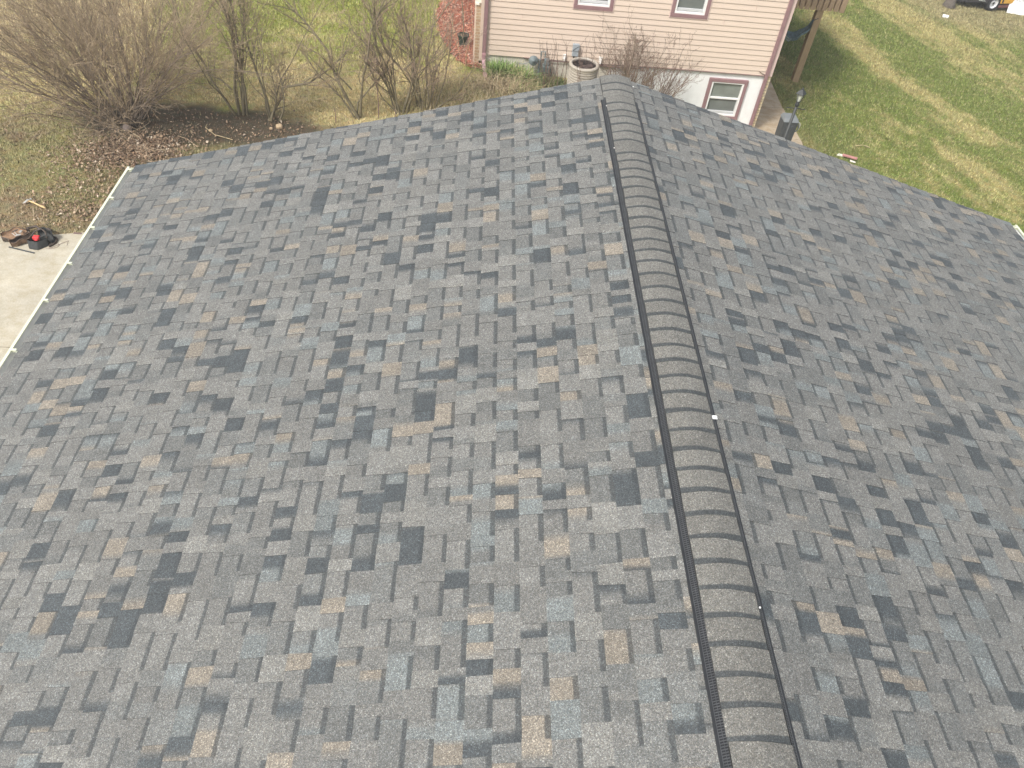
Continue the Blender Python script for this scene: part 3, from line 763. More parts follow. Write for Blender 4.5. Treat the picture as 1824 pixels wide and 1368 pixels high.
b = MB(); b.lathe([(.04, H-.005), (.076, H+.152)], n=4); b.build('lantern_glass', M['lamp_glass'], lp)

BX, BY = 5.44, 15.66; BZ = gz1(BX)+.03
bn = empty('outdoor_bin', (BX, BY, BZ)); tag(bn, 'dark grey upright plastic bin with lighter lid standing on the walk', 'bin')
wB, dB = .165, .15
b = MB()
def taper(x0, x1, y0, y1, z0, z1, s): 
    return [(x0*s, y0*s, z0), (x1*s, y0*s, z0), (x1*s, y1*s, z0), (x0*s, y1*s, z0), (x0, y0, z1), (x1, y0, z1), (x1, y1, z1), (x0, y1, z1)]
FB = [(0,3,2,1),(4,5,6,7),(0,1,5,4),(1,2,6,5),(2,3,7,6),(3,0,4,7)]
b.add(taper(-wB, wB, -dB, dB, 0, .88, .9), FB)
b.add([(-.06, -dB-.012, .02), (.06, -dB-.012, .02), (.06, -dB+.02, .02), (-.06, -dB+.02, .02), (-.09, -dB-.016, .80), (.09, -dB-.016, .80), (.09, -dB+.02, .80), (-.09, -dB+.02, .80)], FB)
b.build('body', M['bin'], bn, bevel=.015)
b = MB(); b.add([(-wB-.014, -dB-.02, .885), (wB+.014, -dB-.02, .885), (wB+.014, dB+.02, .885), (-wB-.014, dB+.02, .885), (-wB+.02, -dB+.035, .945), (wB-.02, -dB+.035, .945), (wB-.03, dB-.0, .955), (-wB+.03, dB-.0, .955)], FB)
b.build('lid', M['bin_lid'], bn, bevel=.01)
b = MB(); b.tube([(wB+.01, -.02, .86)]+[(wB+.02+.085*math.sin(a), -.03, .74+.11*math.cos(a)) for a in np.linspace(.1, 2.9, 12)]+[(wB-.02, -.03, .62)], .011, 6); b.build('handle', M['hose'], bn)
b = MB(); b.tube([(wB+.012+.06*math.sin(a), -.06, .72+.09*math.cos(a)) for a in np.linspace(.0, 3.1, 12)], .014, 6); b.build('handle', M['bin_lid'], bn)
for sx in (-1, 1): b = MB(); b.tube([(sx*.11-.02, dB*.9, .06), (sx*.11+.02, dB*.9, .06)], .06, 16); b.build('wheel', M['tyre'], bn)

# ------------------------------------------------------------------ mulch bed with pot
poly = [(-1.60, 21.6), (-2.0, 21.7), (-2.48, 20.64), (-2.62, 19.8), (-2.52, 19.0), (-2.40, 18.3), (-2.26, 17.92), (-2.1, 17.4), (-1.96, 17.12), (-1.69, 16.84), (-1.40, 16.72), (-1.40, 17.0), (-1.58, 17.0)]
from mathutils.geometry import tessellate_polygon
def inpoly(x, y, P):
    c = False; n = len(P)
    for i in range(n):
        x1, y1 = P[i]; x2, y2 = P[(i+1) % n]
        if (y1 > y) != (y2 > y) and x < (x2-x1)*(y-y1)/(y2-y1)+x1: c = not c
    return c
def chips(name, P, n, size, cols, z0, mound=.03, aspect=(.18, .45), seed=1, base=None):
    r = np.random.default_rng(seed); xs_ = [p[0] for p in P]; ys_ = [p[1] for p in P]; pts = []
    while len(pts) < n:
        x, y = r.uniform(min(xs_), max(xs_)), r.uniform(min(ys_), max(ys_))
        if inpoly(x+r.normal()*.035, y+r.normal()*.035, P): pts.append((x, y))
    pts = np.array(pts); n = len(pts); L = r.uniform(size[0], size[1], n); Wd = L*r.uniform(aspect[0], aspect[1], n); a = r.uniform(0, 6.283, n)
    tilt = r.normal(0, .35, n); ux, uy = np.cos(a), np.sin(a); z = z0+gz(pts[:, 0])+r.uniform(.0, mound, n)
    bend = r.uniform(-.25, .25, n)*L
    V = np.zeros((n, 6, 3))
    for q, (s, t) in enumerate(((-1, -1), (0, -1), (1, -1), (1, 1), (0, 1), (-1, 1))):
        tw = .55 if s != 0 else 1
        V[:, q, 0] = pts[:, 0]+ux*L/2*s-uy*Wd/2*t*tw; V[:, q, 1] = pts[:, 1]+uy*L/2*s+ux*Wd/2*t*tw
        V[:, q, 2] = z+np.sin(tilt)*L/2*s+(0 if s else 1)*np.abs(bend)*.5+t*r.normal(0, .15, n)*Wd
    F = (np.arange(n)[:, None, None]*6+np.array([[0, 1, 4, 5], [1, 2, 3, 4]])[None]).reshape(-1, 4)
    ci = r.choice(len(cols), n, p=[c[1] for c in cols]); C = np.array([c[0] for c in cols])[ci]*r.uniform(.75, 1.25, (n, 1)); C = np.repeat(C, 6, 0)
    return V.reshape(-1, 3), F, C
b = MB(); b.col = (.17, .065, .042)
vs = [(p[0], p[1], .012) for p in poly]; b.add(vs, [tuple(t) for t in tessellate_polygon([[Vector(v) for v in vs]])])
o = b.build('mulch_base', mat('red mulch base', (.21, .072, .045), .95, var=.5, scale=60, bump=.9)); tag(o, kind='structure')
V, F, C = chips('mulch', poly, 9500, (.025, .085), [((.42, .155, .095), .46), ((.28, .10, .065), .20), ((.55, .28, .19), .20), ((.66, .48, .40), .08), ((.14, .065, .05), .06)], .014, .05, seed=4)
mu = np_mesh('mulch', V, F, M['leaf'], C=C); tag(mu, 'red wood chip mulch bed beside the house corner', 'mulch', kind='stuff')
pt = empty('potted_sapling', (-1.87, 17.9, .03)); tag(pt, 'dark green pot with a thin bare stem standing on red mulch', 'potted plant')
b = MB(); b.lathe([(0, 0), (.085, 0), (.118, .20), (.132, .205), (.138, .25), (.124, .25), (.118, .225), (0, .222)], n=24); b.build('pot', M['pot'], pt)
b = MB(); b.lathe([(.118, .229), (.06, .238), (0, .240)], n=24); b.build('soil', M['soil'], pt)
b = MB(); b.tube([(.01, 0, .23), (.0, .0, .4), (-.02, .01, .7), (-.05, .02, .92), (-.06, .02, 1.06)], [.012, .012, .017, .012, .008], 6)
for q in range(5):
    a = q*1.3; z = .45+.11*q; b.tube([(-.01, 0, z), (-.01+.10*math.cos(a), .10*math.sin(a), z+.07)], [.004, .002], 4)
b.build('stem', M['twig_olive'], pt)

# ------------------------------------------------------------------ shrubs
def grow(r, p, d, L, rad, depth, out, spec):
    """one wandering branch; out[level] gets (points, radii)"""
    n = 6; pts = [p.copy()]; q = p.copy(); dd = d.copy()
    for i in range(n):
        dd = (dd+Vector((r.gauss(0, spec['wob']), r.gauss(0, spec['wob']), r.gauss(0, spec['wob'])+spec['up']))).normalized()
        q = q+dd*(L/n)
        if q.z < p.z-.2: q.z = p.z-.2
        pts.append(q.copy())
    out[depth].append((pts, [rad*(1-.72*i/n) for i in range(n+1)]))
    if depth >= spec['levels']: return
    k = spec['kids'][depth]
    for j in range(k):
        f = r.uniform(.22 if depth == 0 else .12, 1.0); i = min(n-1, int(f*n)); t = f*n-i
        c = pts[i].lerp(pts[min(i+1, n)], t); ax = (pts[min(i+1, n)]-pts[i]).normalized()
        o = ax.orthogonal().normalized(); o.rotate(Matrix.Rotation(r.uniform(0, 6.283), 3, ax))
        nd = (ax*math.cos(spec['ang'])+o*math.sin(spec['ang'])*r.uniform(.6, 1.25)).normalized()
        grow(r, c, nd, L*spec['shrink']*r.uniform(.6, 1.15), rad*(1-.6*f)*spec['rs'], depth+1, out, spec)
def bush(name, loc, label, cat, stems, spec, mats, group=None, seed=1, base_r=.25, spread=1.0, height=2.5, rad=.018, extra=None, minr=.0016):
    r = random.Random(seed); root = empty(name, loc); tag(root, label, cat, group)
    out = {k: [] for k in range(spec['levels']+1)}
    for s in range(stems):
        a = r.uniform(0, 6.283); rr = base_r*math.sqrt(r.random()); p = Vector((rr*math.cos(a), rr*math.sin(a), -.03))
        tl = spread*math.sqrt(r.random())*.9; a2 = a+r.gauss(0, .6)
        d = Vector((math.cos(a2)*math.sin(tl), math.sin(a2)*math.sin(tl), math.cos(tl)))
        grow(r, p, d, height*r.uniform(.55, 1.0)/(.35+.65*math.cos(tl)) if tl < .9 else height*r.uniform(.5, .8), rad*r.uniform(.5, 1.25), 0, out, spec)
    for (p, d, L, rd) in (extra or []): grow(r, Vector(p), Vector(d).normalized(), L, rd, 0, out, spec)
    main = MB(); fine = MB()
    for lv, lst in out.items():
        for pts, rads in lst:
            rads = [max(q, minr) for q in rads]
            if lv == 0: main.tube(pts, rads, 6, cap=False)
            elif lv == 1 and rad > .012: main.tube(pts, rads, 4, cap=False)
            else: fine.tube(pts, rads, 3, cap=False)
    main.build('branches', mats[0], root, smooth=True)
    if fine.v: fine.build('twigs', mats[1], root)
    return root
S1 = dict(levels=3, kids=[10, 6, 3], wob=.15, up=.035, ang=.46, shrink=.46, rs=.5)
bush('shrub', (-8.0, 13.42, 0), 'huge bare brown shrub with dense arching twigs, at the left edge behind the eave', 'shrub', 70, S1, (M['bark'], M['twig']),
     'bare shrubs and small trees along the yard edge', seed=12, base_r=.30, spread=1.0, height=2.9, rad=.015, minr=.0018,
     extra=[((.12, -.25, 0), (.25, -.05, 1), .55, .032), ((.1, -.2, .28), (1, .1, .42), 1.25, .028), ((-.2, 0, .1), (-1, -.1, .5), 2.2, .026), ((-.15, -.1, .1), (-.9, -.3, .35), 2.0, .02), ((.15, .1, .2), (.9, .3, .9), 2.2, .024)])
S2 = dict(levels=3, kids=[13, 7, 3], wob=.19, up=.085, ang=.5, shrink=.34, rs=.5)
bush('small_tree', (-6.02, 13.95, 0), 'bare upright small tree with several olive stems, nearest the huge shrub', 'tree', 6, S2, (M['twig_olive'], M['twig']),
     'bare shrubs and small trees along the yard edge', seed=5, base_r=.13, spread=.26, height=3.6, rad=.022, minr=.0022,
     extra=[((-.05, 0, .0), (-.12, 0, 1), 3.4, .032), ((.03, 0, 0), (.06, 0, 1), 3.7, .030), ((-.1, 0, .5), (-.7, 0, .8), 1.5, .016)])
bush('small_tree', (-5.50, 13.85, 0), 'bare small tree with one thick limb leaning low to the right, above the tan stones', 'tree', 3, S2, (M['twig_olive'], M['twig']),
     'bare shrubs and small trees along the yard edge', seed=8, base_r=.1, spread=.2, height=3.4, rad=.024, minr=.0022,
     extra=[((.03, -.05, 0), (.55, .05, .75), .9, .034), ((.38, 0, .68), (1, 0, .35), 1.5, .026), ((.1, -.15, .05), (.9, .1, .7), 1.1, .022), ((.25, -.1, .05), (.75, .1, .7), 1.0, .02)])
bush('small_tree', (-3.80, 14.12, 0), 'bare forked small tree rising just behind the roof edge, left of centre', 'tree', 2, S2, (M['twig_olive'], M['twig']),
     'bare shrubs and small trees along the yard edge', seed=21, base_r=.08, spread=.2, height=2.9, rad=.026, minr=.0022,
     extra=[((.02, 0, 0), (-.05, 0, 1), 2.7, .036), ((-.06, 0, 0), (-.4, .1, 1), 1.5, .022), ((-.08, 0, .6), (-.6, 0, .8), 1.2, .016)])
bush('shrub', (-2.95, 14.5, 0), 'bare vase shaped shrub with crossing stems, between forked tree and house corner', 'shrub', 9, S2, (M['twig_olive'], M['twig_red']),
     'bare shrubs and small trees along the yard edge', seed=33, base_r=.16, spread=.5, height=2.5, rad=.02, minr=.002,
     extra=[((0, 0, 0), (-.1, 0, 1), 2.3, .030), ((.0, 0, .9), (-.9, 0, .8), 1.5, .018), ((.05, 0, .9), (.7, 0, .8), 1.2, .018)])
S3 = dict(levels=3, kids=[6, 5, 3], wob=.14, up=.05, ang=.5, shrink=.45, rs=.6)
bush('shrub', (-2.5, 14.75, 0), 'low tangled reddish bare shrub nearest the downspout corner', 'shrub', 16, S3, (M['twig_olive'], M['twig_red']),
     'bare shrubs and small trees along the yard edge', seed=41, base_r=.22, spread=.45, height=2.0, rad=.015, minr=.0019,
     extra=[((.1, 0, 0), (-.25, 0, 1), 2.4, .022), ((.2, 0, 0), (.75, 0, .8), 1.3, .018)])
S4 = dict(levels=3, kids=[6, 4, 2], wob=.09, up=.05, ang=.6, shrink=.38, rs=.6)
bush('shrub', (1.72, 16.05, -.12), 'bare reddish shrub against the cream siding right of the air conditioner', 'shrub', 27, S4, (M['bark'], M['twig_dk']),
     'bare shrubs by the neighbour wall', seed=51, base_r=.12, spread=.75, height=1.35, rad=.014, minr=.0022,
     extra=[((0, 0, 0), (-.06, .05, 1), 1.45, .036), ((.05, 0, 0), (.5, .05, 1), 1.3, .024), ((.05, 0, 0), (.9, .05, .8), 1.1, .02)])
bush('shrub', (2.35, 16.05, -.3), 'low spreading bare shrub in front of the white foundation', 'shrub', 22, S4, (M['bark'], M['twig_dk']),
     'bare shrubs by the neighbour wall', seed=57, base_r=.2, spread=.78, height=1.45, rad=.012, minr=.0020)
S5 = dict(levels=1, kids=[5], wob=.07, up=.05, ang=.45, shrink=.25, rs=.6)
bush('shrub', (.22, 15.95, 0), 'sparse bare canes standing between the gas meter and the air conditioner', 'shrub', 12, S5, (M['twig_dk'], M['twig_dk']),
     'bare shrubs by the neighbour wall', seed=61, base_r=.28, spread=.3, height=1.15, rad=.009, minr=.0028)
bush('shrub', (.95, 15.45, -.02), 'sparse bare canes growing in front of the air conditioner', 'shrub', 9, S5, (M['twig_dk'], M['twig_dk']),
     'bare shrubs by the neighbour wall', seed=66, base_r=.35, spread=.25, height=1.25, rad=.008, minr=.0028)
S6 = dict(levels=1, kids=[4], wob=.10, up=-.02, ang=.5, shrink=.4, rs=.6)
bush('dead_vine', (-2.0, 15.3, 0), 'pale straw coloured arching stalks rising between shrubs and downspout', 'vine', 9, S6, (M['straw'], M['straw']),
     seed=71, base_r=.5, spread=.5, height=2.3, rad=.008, minr=.0028)
# dead stalk stakes near the roof edge
for i, (x, y, h, lab) in enumerate(((-3.40, 14.2, .75, 'thin dark upright stake behind the roof edge, tallest of three'), (-4.2, 13.9, .32, 'short dark stick upright in grass left of the forked tree'), (-3.05, 14.05, .3, 'short dark stick upright right of the tall thin stake'))):
    b = MB(); b.tube([(0, 0, 0), (.01, 0, h*.5), (-.01, .01, h)], [.010, .009, .006], 6)
    tag(b.build('stick', M['cable_br'], loc=(x, y, 0)), lab, 'stick', 'sticks')

# grass-like clumps
def blades(n, cx, cy, sx, sy, h, wd, cols, seed, droop=.5, z0=0, spreadout=.5):
    r = np.random.default_rng(seed); x = cx+r.normal(0, sx, n); y = cy+r.normal(0, sy, n); a = r.uniform(0, 6.283, n); H = h*r.uniform(.5, 1.1, n)
    lean = r.uniform(.1, 1, n)*spreadout; ux, uy = np.cos(a), np.sin(a); K = 5
    V = np.zeros((n, K, 2, 3))
    for k in range(K):
        f = k/(K-1); out_ = lean*H*(f+droop*f*f); zz = H*(f-.35*droop*f*f*1.4*lean/ max(spreadout, .01))
        w_ = wd*(1-f**2*.92)
        for s_ in (0, 1):
            sg = (s_-.5)*w_
            V[:, k, s_, 0] = x+ux*out_-uy*sg; V[:, k, s_, 1] = y+uy*out_+ux*sg; V[:, k, s_, 2] = z0+gz(x)+zz
    F = []
    base = np.arange(n)[:, None]*K*2
    for k in range(K-1): F.append(base+np.array([[k*2, k*2+1, k*2+3, k*2+2]]))
    F = np.concatenate(F, 0); C = np.array(cols)[r.integers(0, len(cols), n)]*r.uniform(.7, 1.3, (n, 1)); C = np.repeat(C, K*2, 0)
    return V.reshape(-1, 3), F, C
GR = [(.13, .22, .06), (.18, .28, .08), (.27, .35, .12)]; DR = [(.55, .44, .27), (.46, .35, .22), (.62, .52, .35), (.30, .24, .15)]
def clump(name, lab, cat, lst, group=None, kind=None):
    Vs, Fs, Cs = [], [], []; o = 0
    for a in lst:
        V, F, C = blades(*a[0], **a[1]); Vs.append(V); Fs.append(F+o); Cs.append(C); o += len(V)
    tag(np_mesh(name, np.concatenate(Vs), np.concatenate(Fs), M['grass'], C=np.concatenate(Cs)), lab, cat, group, kind)
G1 = 'clumps of leaves along the neighbour foundation'
clump('daylily_clump', 'bright green leafy clump against the siding, nearest the downspout', 'plant', [((420, -1.0, 16.38, .12, .08, .44, .024, GR, 1), dict(spreadout=.8, droop=.8))], G1)
clump('daylily_clump', 'green clump with yellowing blades in the middle of the foundation row', 'plant', [((300, -.60, 16.36, .13, .08, .40, .018, GR+[(.42, .40, .2)]*2, 2), dict(spreadout=.8, droop=.9))], G1)
clump('daylily_clump', 'low dark green clump below the gas meter', 'plant', [((420, .1, 16.2, .28, .13, .26, .012, [(.07, .11, .045), (.11, .15, .06), (.16, .19, .08)], 3), dict(spreadout=.7, droop=.7))], G1)
clump('dry_grass_clump', 'tan heap of dead ornamental grass at the foot of the downspout', 'plant', [((520, -.95, 15.95, .26, .16, .40, .007, DR, 4), dict(spreadout=1.3, droop=1.0)), ((260, -.45, 15.9, .3, .16, .3, .007, DR+GR, 5), dict(spreadout=1.2, droop=.9))])
clump('tall_weeds', 'rough knee high dry and green weeds between the yard shrubs and the house', 'weeds', [((1500, -1.6, 15.5, .75, .40, .18, .007, DR+[(.17, .19, .07)]*3, 6), dict(spreadout=1.1, droop=.6)), ((1200, -.2, 16.0, .5, .2, .16, .008, [(.12, .15, .05), (.20, .2, .08), (.35, .3, .17)], 7), dict(spreadout=1.0, droop=.6)),
      ((900, -2.6, 14.9, .8, .4, .22, .006, DR+[(.2, .2, .08)], 8), dict(spreadout=1.1, droop=.6))], kind='stuff')

# ------------------------------------------------------------------ turf blades
def vis(x, y, z):
    d0, d1, d2 = x-CAM.x, y-CAM.y, z-CAM.z
    dz = d0*Fv.x+d1*Fv.y+d2*Fv.z
    px = 912+FPX*(d0*R2.x+d1*R2.y+d2*R2.z)/dz; py = 684-FPX*(d0*U2.x+d1*U2.y+d2*U2.z)/dz
    rake_l = 137+(1100-px)*.187; rake_r = 137+(px-1100)*.379
    vis_roof = np.where(px < 1100, py < rake_l+60, py < rake_r+60) | (px < (241-.61*(py-295)))
    return (dz > 1) & (px > -160) & (px < 1990) & (py > -160) & vis_roof, dz
def turf(n, xr, yr, seed, excl):
    r = np.random.default_rng(seed); x = r.uniform(*xr, n); y = r.uniform(*yr, n); z = gz(x)
    ok, dz = vis(x, y, z)
    for P in excl:
        Pn = np.array(P); inside = np.zeros(len(x), bool)
        for i in range(len(P)):
            x1, y1 = P[i]; x2, y2 = P[(i+1) % len(P)]
            if y1 == y2: continue
            c = ((y1 > y) != (y2 > y)) & (x < (x2-x1)*(y-y1)/(y2-y1)+x1); inside ^= c
        ok &= ~inside
    soil = ((x+6.7)/2.5)**2+((y-13.45)/.85)**2; ok &= (soil > 1.0) | (r.random(n) < .12)
    ok &= ~((x < -5) & (y < 12.2) & (r.random(n) < .35))
    x, y, z, dz = x[ok], y[ok], z[ok], dz[ok]; n = len(x)
    gc = ground_col(x, y); C = gc*r.uniform(.45, 1.6, (n, 1))
    drym = r.random(n) < .22; C[drym] = C[drym]*.35+np.array([.42, .36, .20])*.65*r.uniform(.7, 1.25, (drym.sum(), 1))
    a = r.uniform(0, 6.283, n); L = r.uniform(.03, .075, n); lean = r.uniform(.3, 1.3, n); wd = (.0035+.00028*dz)*r.uniform(.7, 1.4, n)
    ux, uy = np.cos(a), np.sin(a); V = np.zeros((n, 3, 3))
    V[:, 0] = np.stack([x-uy*wd, y+ux*wd, z-.005], -1); V[:, 1] = np.stack([x+uy*wd, y-ux*wd, z-.005], -1)
    V[:, 2] = np.stack([x+ux*L*np.sin(lean), y+uy*L*np.sin(lean), z+L*np.cos(lean)+.006], -1)
    return V.reshape(-1, 3), np.arange(n*3).reshape(-1, 3), np.repeat(C, 3, 0)
hbox = [(XL-.1, YH), (XR+.1, YH), (XR+.1, YH+9), (XL-.1, YH+9)]; dbox = [(-14, -9), (-5.3, -9), (-5.3, 9.96), (-7.47, 9.84), (-8.66, 9.60), (-14, 9.38)]
wbox = [(4.6, 9), (6.05, 9), (6.15, 14.4), (6.31, 16.6), (6.27, 18.4), (6.36, 19.96), (6.28, 20.4), (5.1, 20.6), (4.6, 16.6)]
V, F, C = turf(330000, (-14.5, 1.9), (9.3, 24), 5, [hbox, dbox, poly]); tag(np_mesh('grass', V, F, M['grass'], C=C), 'short patchy lawn of green and straw blades left of the cream house', 'grass', kind='stuff')
V, F, C = turf(420000, (1.9, 21), (9.5, 33), 6, [hbox, wbox]); tag(np_mesh('grass', V, F, M['grass'], C=C), 'striped green and straw lawn sloping away to the right of the cream house', 'grass', kind='stuff')

# ------------------------------------------------------------------ leaf litter
LC = [((.31, .205, .125), .34), ((.40, .285, .185), .26), ((.20, .135, .09), .2), ((.50, .38, .26), .14), ((.62, .52, .40), .06)]
def litter(n, cx, cy, sx, sy, rot, seed, size=(.03, .085)):
    r = np.random.default_rng(seed); a = r.normal(0, sx, n); b_ = r.normal(0, sy, n); c, s = math.cos(rot), math.sin(rot)
    x = cx+a*c-b_*s; y = cy+a*s+b_*c; return x, y
xs_, ys_ = [], []
for a in ((6500, -7.6, 12.35, .50, .30, .25, 1), (1900, -7.5, 11.3, .60, .55, 0, 2), (1300, -7.3, 10.4, .7, .28, 0, 3), (500, -6.9, 13.3, 1.2, .35, 0, 4), (200, -9.3, 12.2, 1.0, 1.2, 0, 5), (250, -5.3, 13.5, .5, .3, 0, 6), (500, 1.2, 15.6, 1.0, .3, 0, 7), (420, -8.6, 14.3, 1.5, 1.5, 0, 8), (300, -.9, 16.2, .6, .3, 0, 9)):
    x, y = litter(*a); xs_.append(x); ys_.append(y)
x = np.concatenate(xs_); y = np.concatenate(ys_); k = (y > 9.9) & ~((x > -5.1) & (y < 8)); x, y = x[k], y[k]; n = len(x)
r = np.random.default_rng(77); L = .018+.042*r.random(n)**1.6; a = r.uniform(0, 6.283, n); Wd = L*r.uniform(.3, .75, n); ux, uy = np.cos(a), np.sin(a); tz = r.normal(0, .5, n); tw = r.normal(0, .5, n); z = gz(x)+.012+np.abs(np.sin(tz))*L*.5+r.uniform(0, .03, n)
V = np.zeros((n, 6, 3))
for q, (s, t) in enumerate(((-1, 0), (-.25, -1), (.5, -.75), (1, 0), (.45, .8), (-.3, 1))):
    V[:, q, 0] = x+ux*L/2*s-uy*Wd/2*t; V[:, q, 1] = y+uy*L/2*s+ux*Wd/2*t; V[:, q, 2] = z+np.sin(tz)*L/2*s+np.sin(tw)*Wd/2*t+abs(t)*L*.12
ci = r.choice(5, n, p=[c[1] for c in LC]); C = .82*np.array([c[0] for c in LC])[ci]*r.uniform(.7, 1.25, (n, 1)); C = np.repeat(C, 6, 0)
F = (np.arange(n)[:, None, None]*6+np.array([[0, 1, 2, 3], [0, 3, 4, 5]])[None]).reshape(-1, 4)
tag(np_mesh('leaf_litter', V.reshape(-1, 3), F, M['leaf'], C=C), 'brown fallen leaves drifted under the huge shrub and by the driveway', 'leaves', kind='stuff')
# pale specks of seed fluff / clippings on the right lawn
r = random.Random(9)
def stick_obj(pts, rad, m, lab):
    b = MB(); b.tube(pts, rad, 5); tag(b.build('fallen_twig', m), lab, 'twig', 'fallen twigs on the soil')
stick_obj([(-7.86, 13.0, .05), (-7.6, 12.8, .04), (-7.40, 12.62, .03)], .010, M['twig'], 'straight pale twig lying right of the grey stone')
stick_obj([(-8.9, 13.1, .05), (-8.75, 12.8, .03), (-8.55, 12.6, .03)], .008, M['twig'], 'short pale twig lying left of the grey stone')
stick_obj([(-6.95, 12.95, .03), (-6.75, 12.85, .04), (-6.5, 12.62, .03)], .007, M['twig'], 'curved twig on bare soil below the huge shrub')
stick_obj([(-6.55, 13.45, .03), (-6.5, 13.2, .10), (-6.3, 13.05, .05), (-5.95, 12.95, .03)], .007, M['straw'], 'pale forked twig beside the small pale stone')
def rock(x, y, s, m, lab, seed):
    r = random.Random(seed); b = MB(); n1, n2 = 12, 8; vs = []
    for i in range(n2+1):
        for j in range(n1):
            th, ph = math.pi*i/n2, 2*math.pi*j/n1; p = Vector((math.sin(th)*math.cos(ph), math.sin(th)*math.sin(ph), math.cos(th)))
            k = 1+.22*mnoise.noise(p*1.6+Vector((seed, 0, 0))); vs.append((p.x*s[0]*k, p.y*s[1]*k, p.z*s[2]*k))
    b.add(vs, [(i*n1+j, (i+1)*n1+j, (i+1)*n1+(j+1) % n1, i*n1+(j+1) % n1) for i in range(n2) for j in range(n1)])
    tag(b.build('stone', m, smooth=True, loc=(x, y, s[2]*.55)), lab, 'stone', 'loose stones in the soil bed')
rock(-5.22, 13.55, (.075, .06, .055), M['stone'], 'tan rounded stone just above the roof edge, largest of the tan ones', 3)
rock(-5.36, 13.48, (.035, .03, .03), M['stone'], 'small tan stone just left of the larger tan stone', 7)
rock(-6.43, 13.25, (.045, .035, .03), M['stone'], 'small pale stone in dark soil right of the huge shrub', 9)
rock(-7.90, 13.08, (.09, .07, .07), M['stone_gr'], 'grey brown round stone at the foot of the huge shrub', 12)

# ------------------------------------------------------------------ hammer, tool belt, pry bar
hz = empty('hammer', (-8.5, 10.52, .04)); tag(hz, 'framing hammer with pale wooden handle lying on the dead grass', 'hammer')
ang = math.atan2(10.44-10.61, -8.30+8.65); Mh = Matrix.Translation((-8.64, 10.605, .035)) @ Matrix.Rotation(ang, 4, 'Z')
b = MB(); b.tube([Mh @ Vector(p) for p in ((0, 0, 0), (.12, .004, .003), (.25, -.002, .0), (.33, .002, -.006), (.375, .004, -.008))], [.012, .013, .015, .018, .016], 8)
o = b.build('handle', M['hickory'], hz, smooth=True); o.location = -hz.location
b = MB(); b.box((-.02, -.02, -.014), (.02, .02, .016), Mh); b.tube([Mh @ Vector((0, .018, 0)), Mh @ Vector((.0, .045, 0)), Mh @ Vector((0, .046, 0)), Mh @ Vector((0, .065, 0))], [.011, .010, .015, .015], 10)
b.add([Mh @ Vector(p) for p in ((-.016, -.018, -.012), (.016, -.018, -.012), (.016, -.018, .014), (-.016, -.018, .014), (-.034, -.085, -.020), (.004, -.085, -.020), (.004, -.088, -.012), (-.034, -.088, -.012))], [(0, 1, 5, 4), (1, 2, 6, 5), (2, 3, 7, 6), (3, 0, 4, 7), (4, 5, 6, 7)])
o = b.build('head', M['steel'], hz); o.location = -hz.location

tb = empty('tool_belt', (-8.2, 9.55, .04)); tag(tb, 'worn tool belt with brown and black pouches dropped at the driveway edge', 'tool belt')
tb.scale = (.9, .9, .9)
def pouch(c, ax, ln, wd, h, m, mi_in, name, rim=.012, open_=.75, seed=0, tip=.55):
    """soft bag lying on its back: boat-shaped shell, open upward"""
    b = MB(); ax = Vector((math.cos(ax), math.sin(ax), 0)); sd_ = Vector((-ax.y, ax.x, 0)); c = Vector(c)
    def sh(u, v, k=1.0):
        uu = u*2-1; w_ = wd*(1-abs(uu)**2.6*(1-tip))*(1-.25*max(0, uu)); a = math.pi*(.5+open_*(.5))*(v*2-1)*.62
        n = .010*math.sin(u*11+seed)+.008*math.sin(v*9+seed*2+u*5)
        x = math.sin(a)*w_*k; z = h*(1-math.cos(a))*k+(1-k)*h*.25
        return c+ax*(uu*ln)+sd_*(x+n)+Vector((0, 0, max(.003, z+n)))
    b.grid(lambda u, v: sh(u, v), 18, 18, mi=0); b.grid(lambda u, v: sh(u, v, .93)+Vector((0, 0, .006)), 18, 18, mi=1)
    # closed tips
    o = b.build(name, [m, mi_in], tb, smooth=True); o.location = -tb.location*1.0
    b = MB()
    for v in (0, 1): b.tube([sh(u, v) for u in np.linspace(0, 1, 14)], rim*.5, 6)
    b.tube([sh(1, v) for v in np.linspace(0, 1, 12)], rim*.5, 6); b.tube([sh(0, v) for v in np.linspace(0, 1, 12)], rim*.5, 6)
    o = b.build('pouch_rim', m, o); o.location = (0, 0, 0)
pouch((-8.42, 9.62, .035), .55, .19, .135, .085, M['leather_dk'], M['leather_tan'], 'pouch', seed=1)
pouch((-8.26, 9.50, .03), .75, .17, .085, .08, M['leather'], M['leather_dk'], 'pouch', seed=3, open_=.9)
pouch((-7.92, 9.60, .035), -.25, .15, .12, .12, M['nylon'], M['nylon'], 'pouch', seed=5, open_=.9)
b = MB(); # bulky black nylon bag front and flap
b.add([tuple(p) for p in (Vector((-8.10, 9.34, .03)), Vector((-7.93, 9.31, .03)), Vector((-7.80, 9.47, .03)), Vector((-8.02, 9.55, .03)), Vector((-8.11, 9.40, .17)), Vector((-7.94, 9.38, .16)), Vector((-7.82, 9.50, .15)), Vector((-8.03, 9.57, .15)))], [(0, 1, 5, 4), (1, 2, 6, 5), (2, 3, 7, 6), (3, 0, 4, 7), (0, 3, 2, 1)])
o = b.build('pouch', M['nylon'], tb, bevel=.02); o.location = -tb.location*1.0
b = MB(); b.box((-8.04, 9.45, .13), (-7.93, 9.53, .20), Matrix.Rotation(0, 4, 'Z')); b.box((-8.00, 9.42, .14), (-7.94, 9.46, .18)); o = b.build('chalk_reel', M['red_pl'], tb, bevel=.018); o.location = -tb.location*1.0
b = MB()
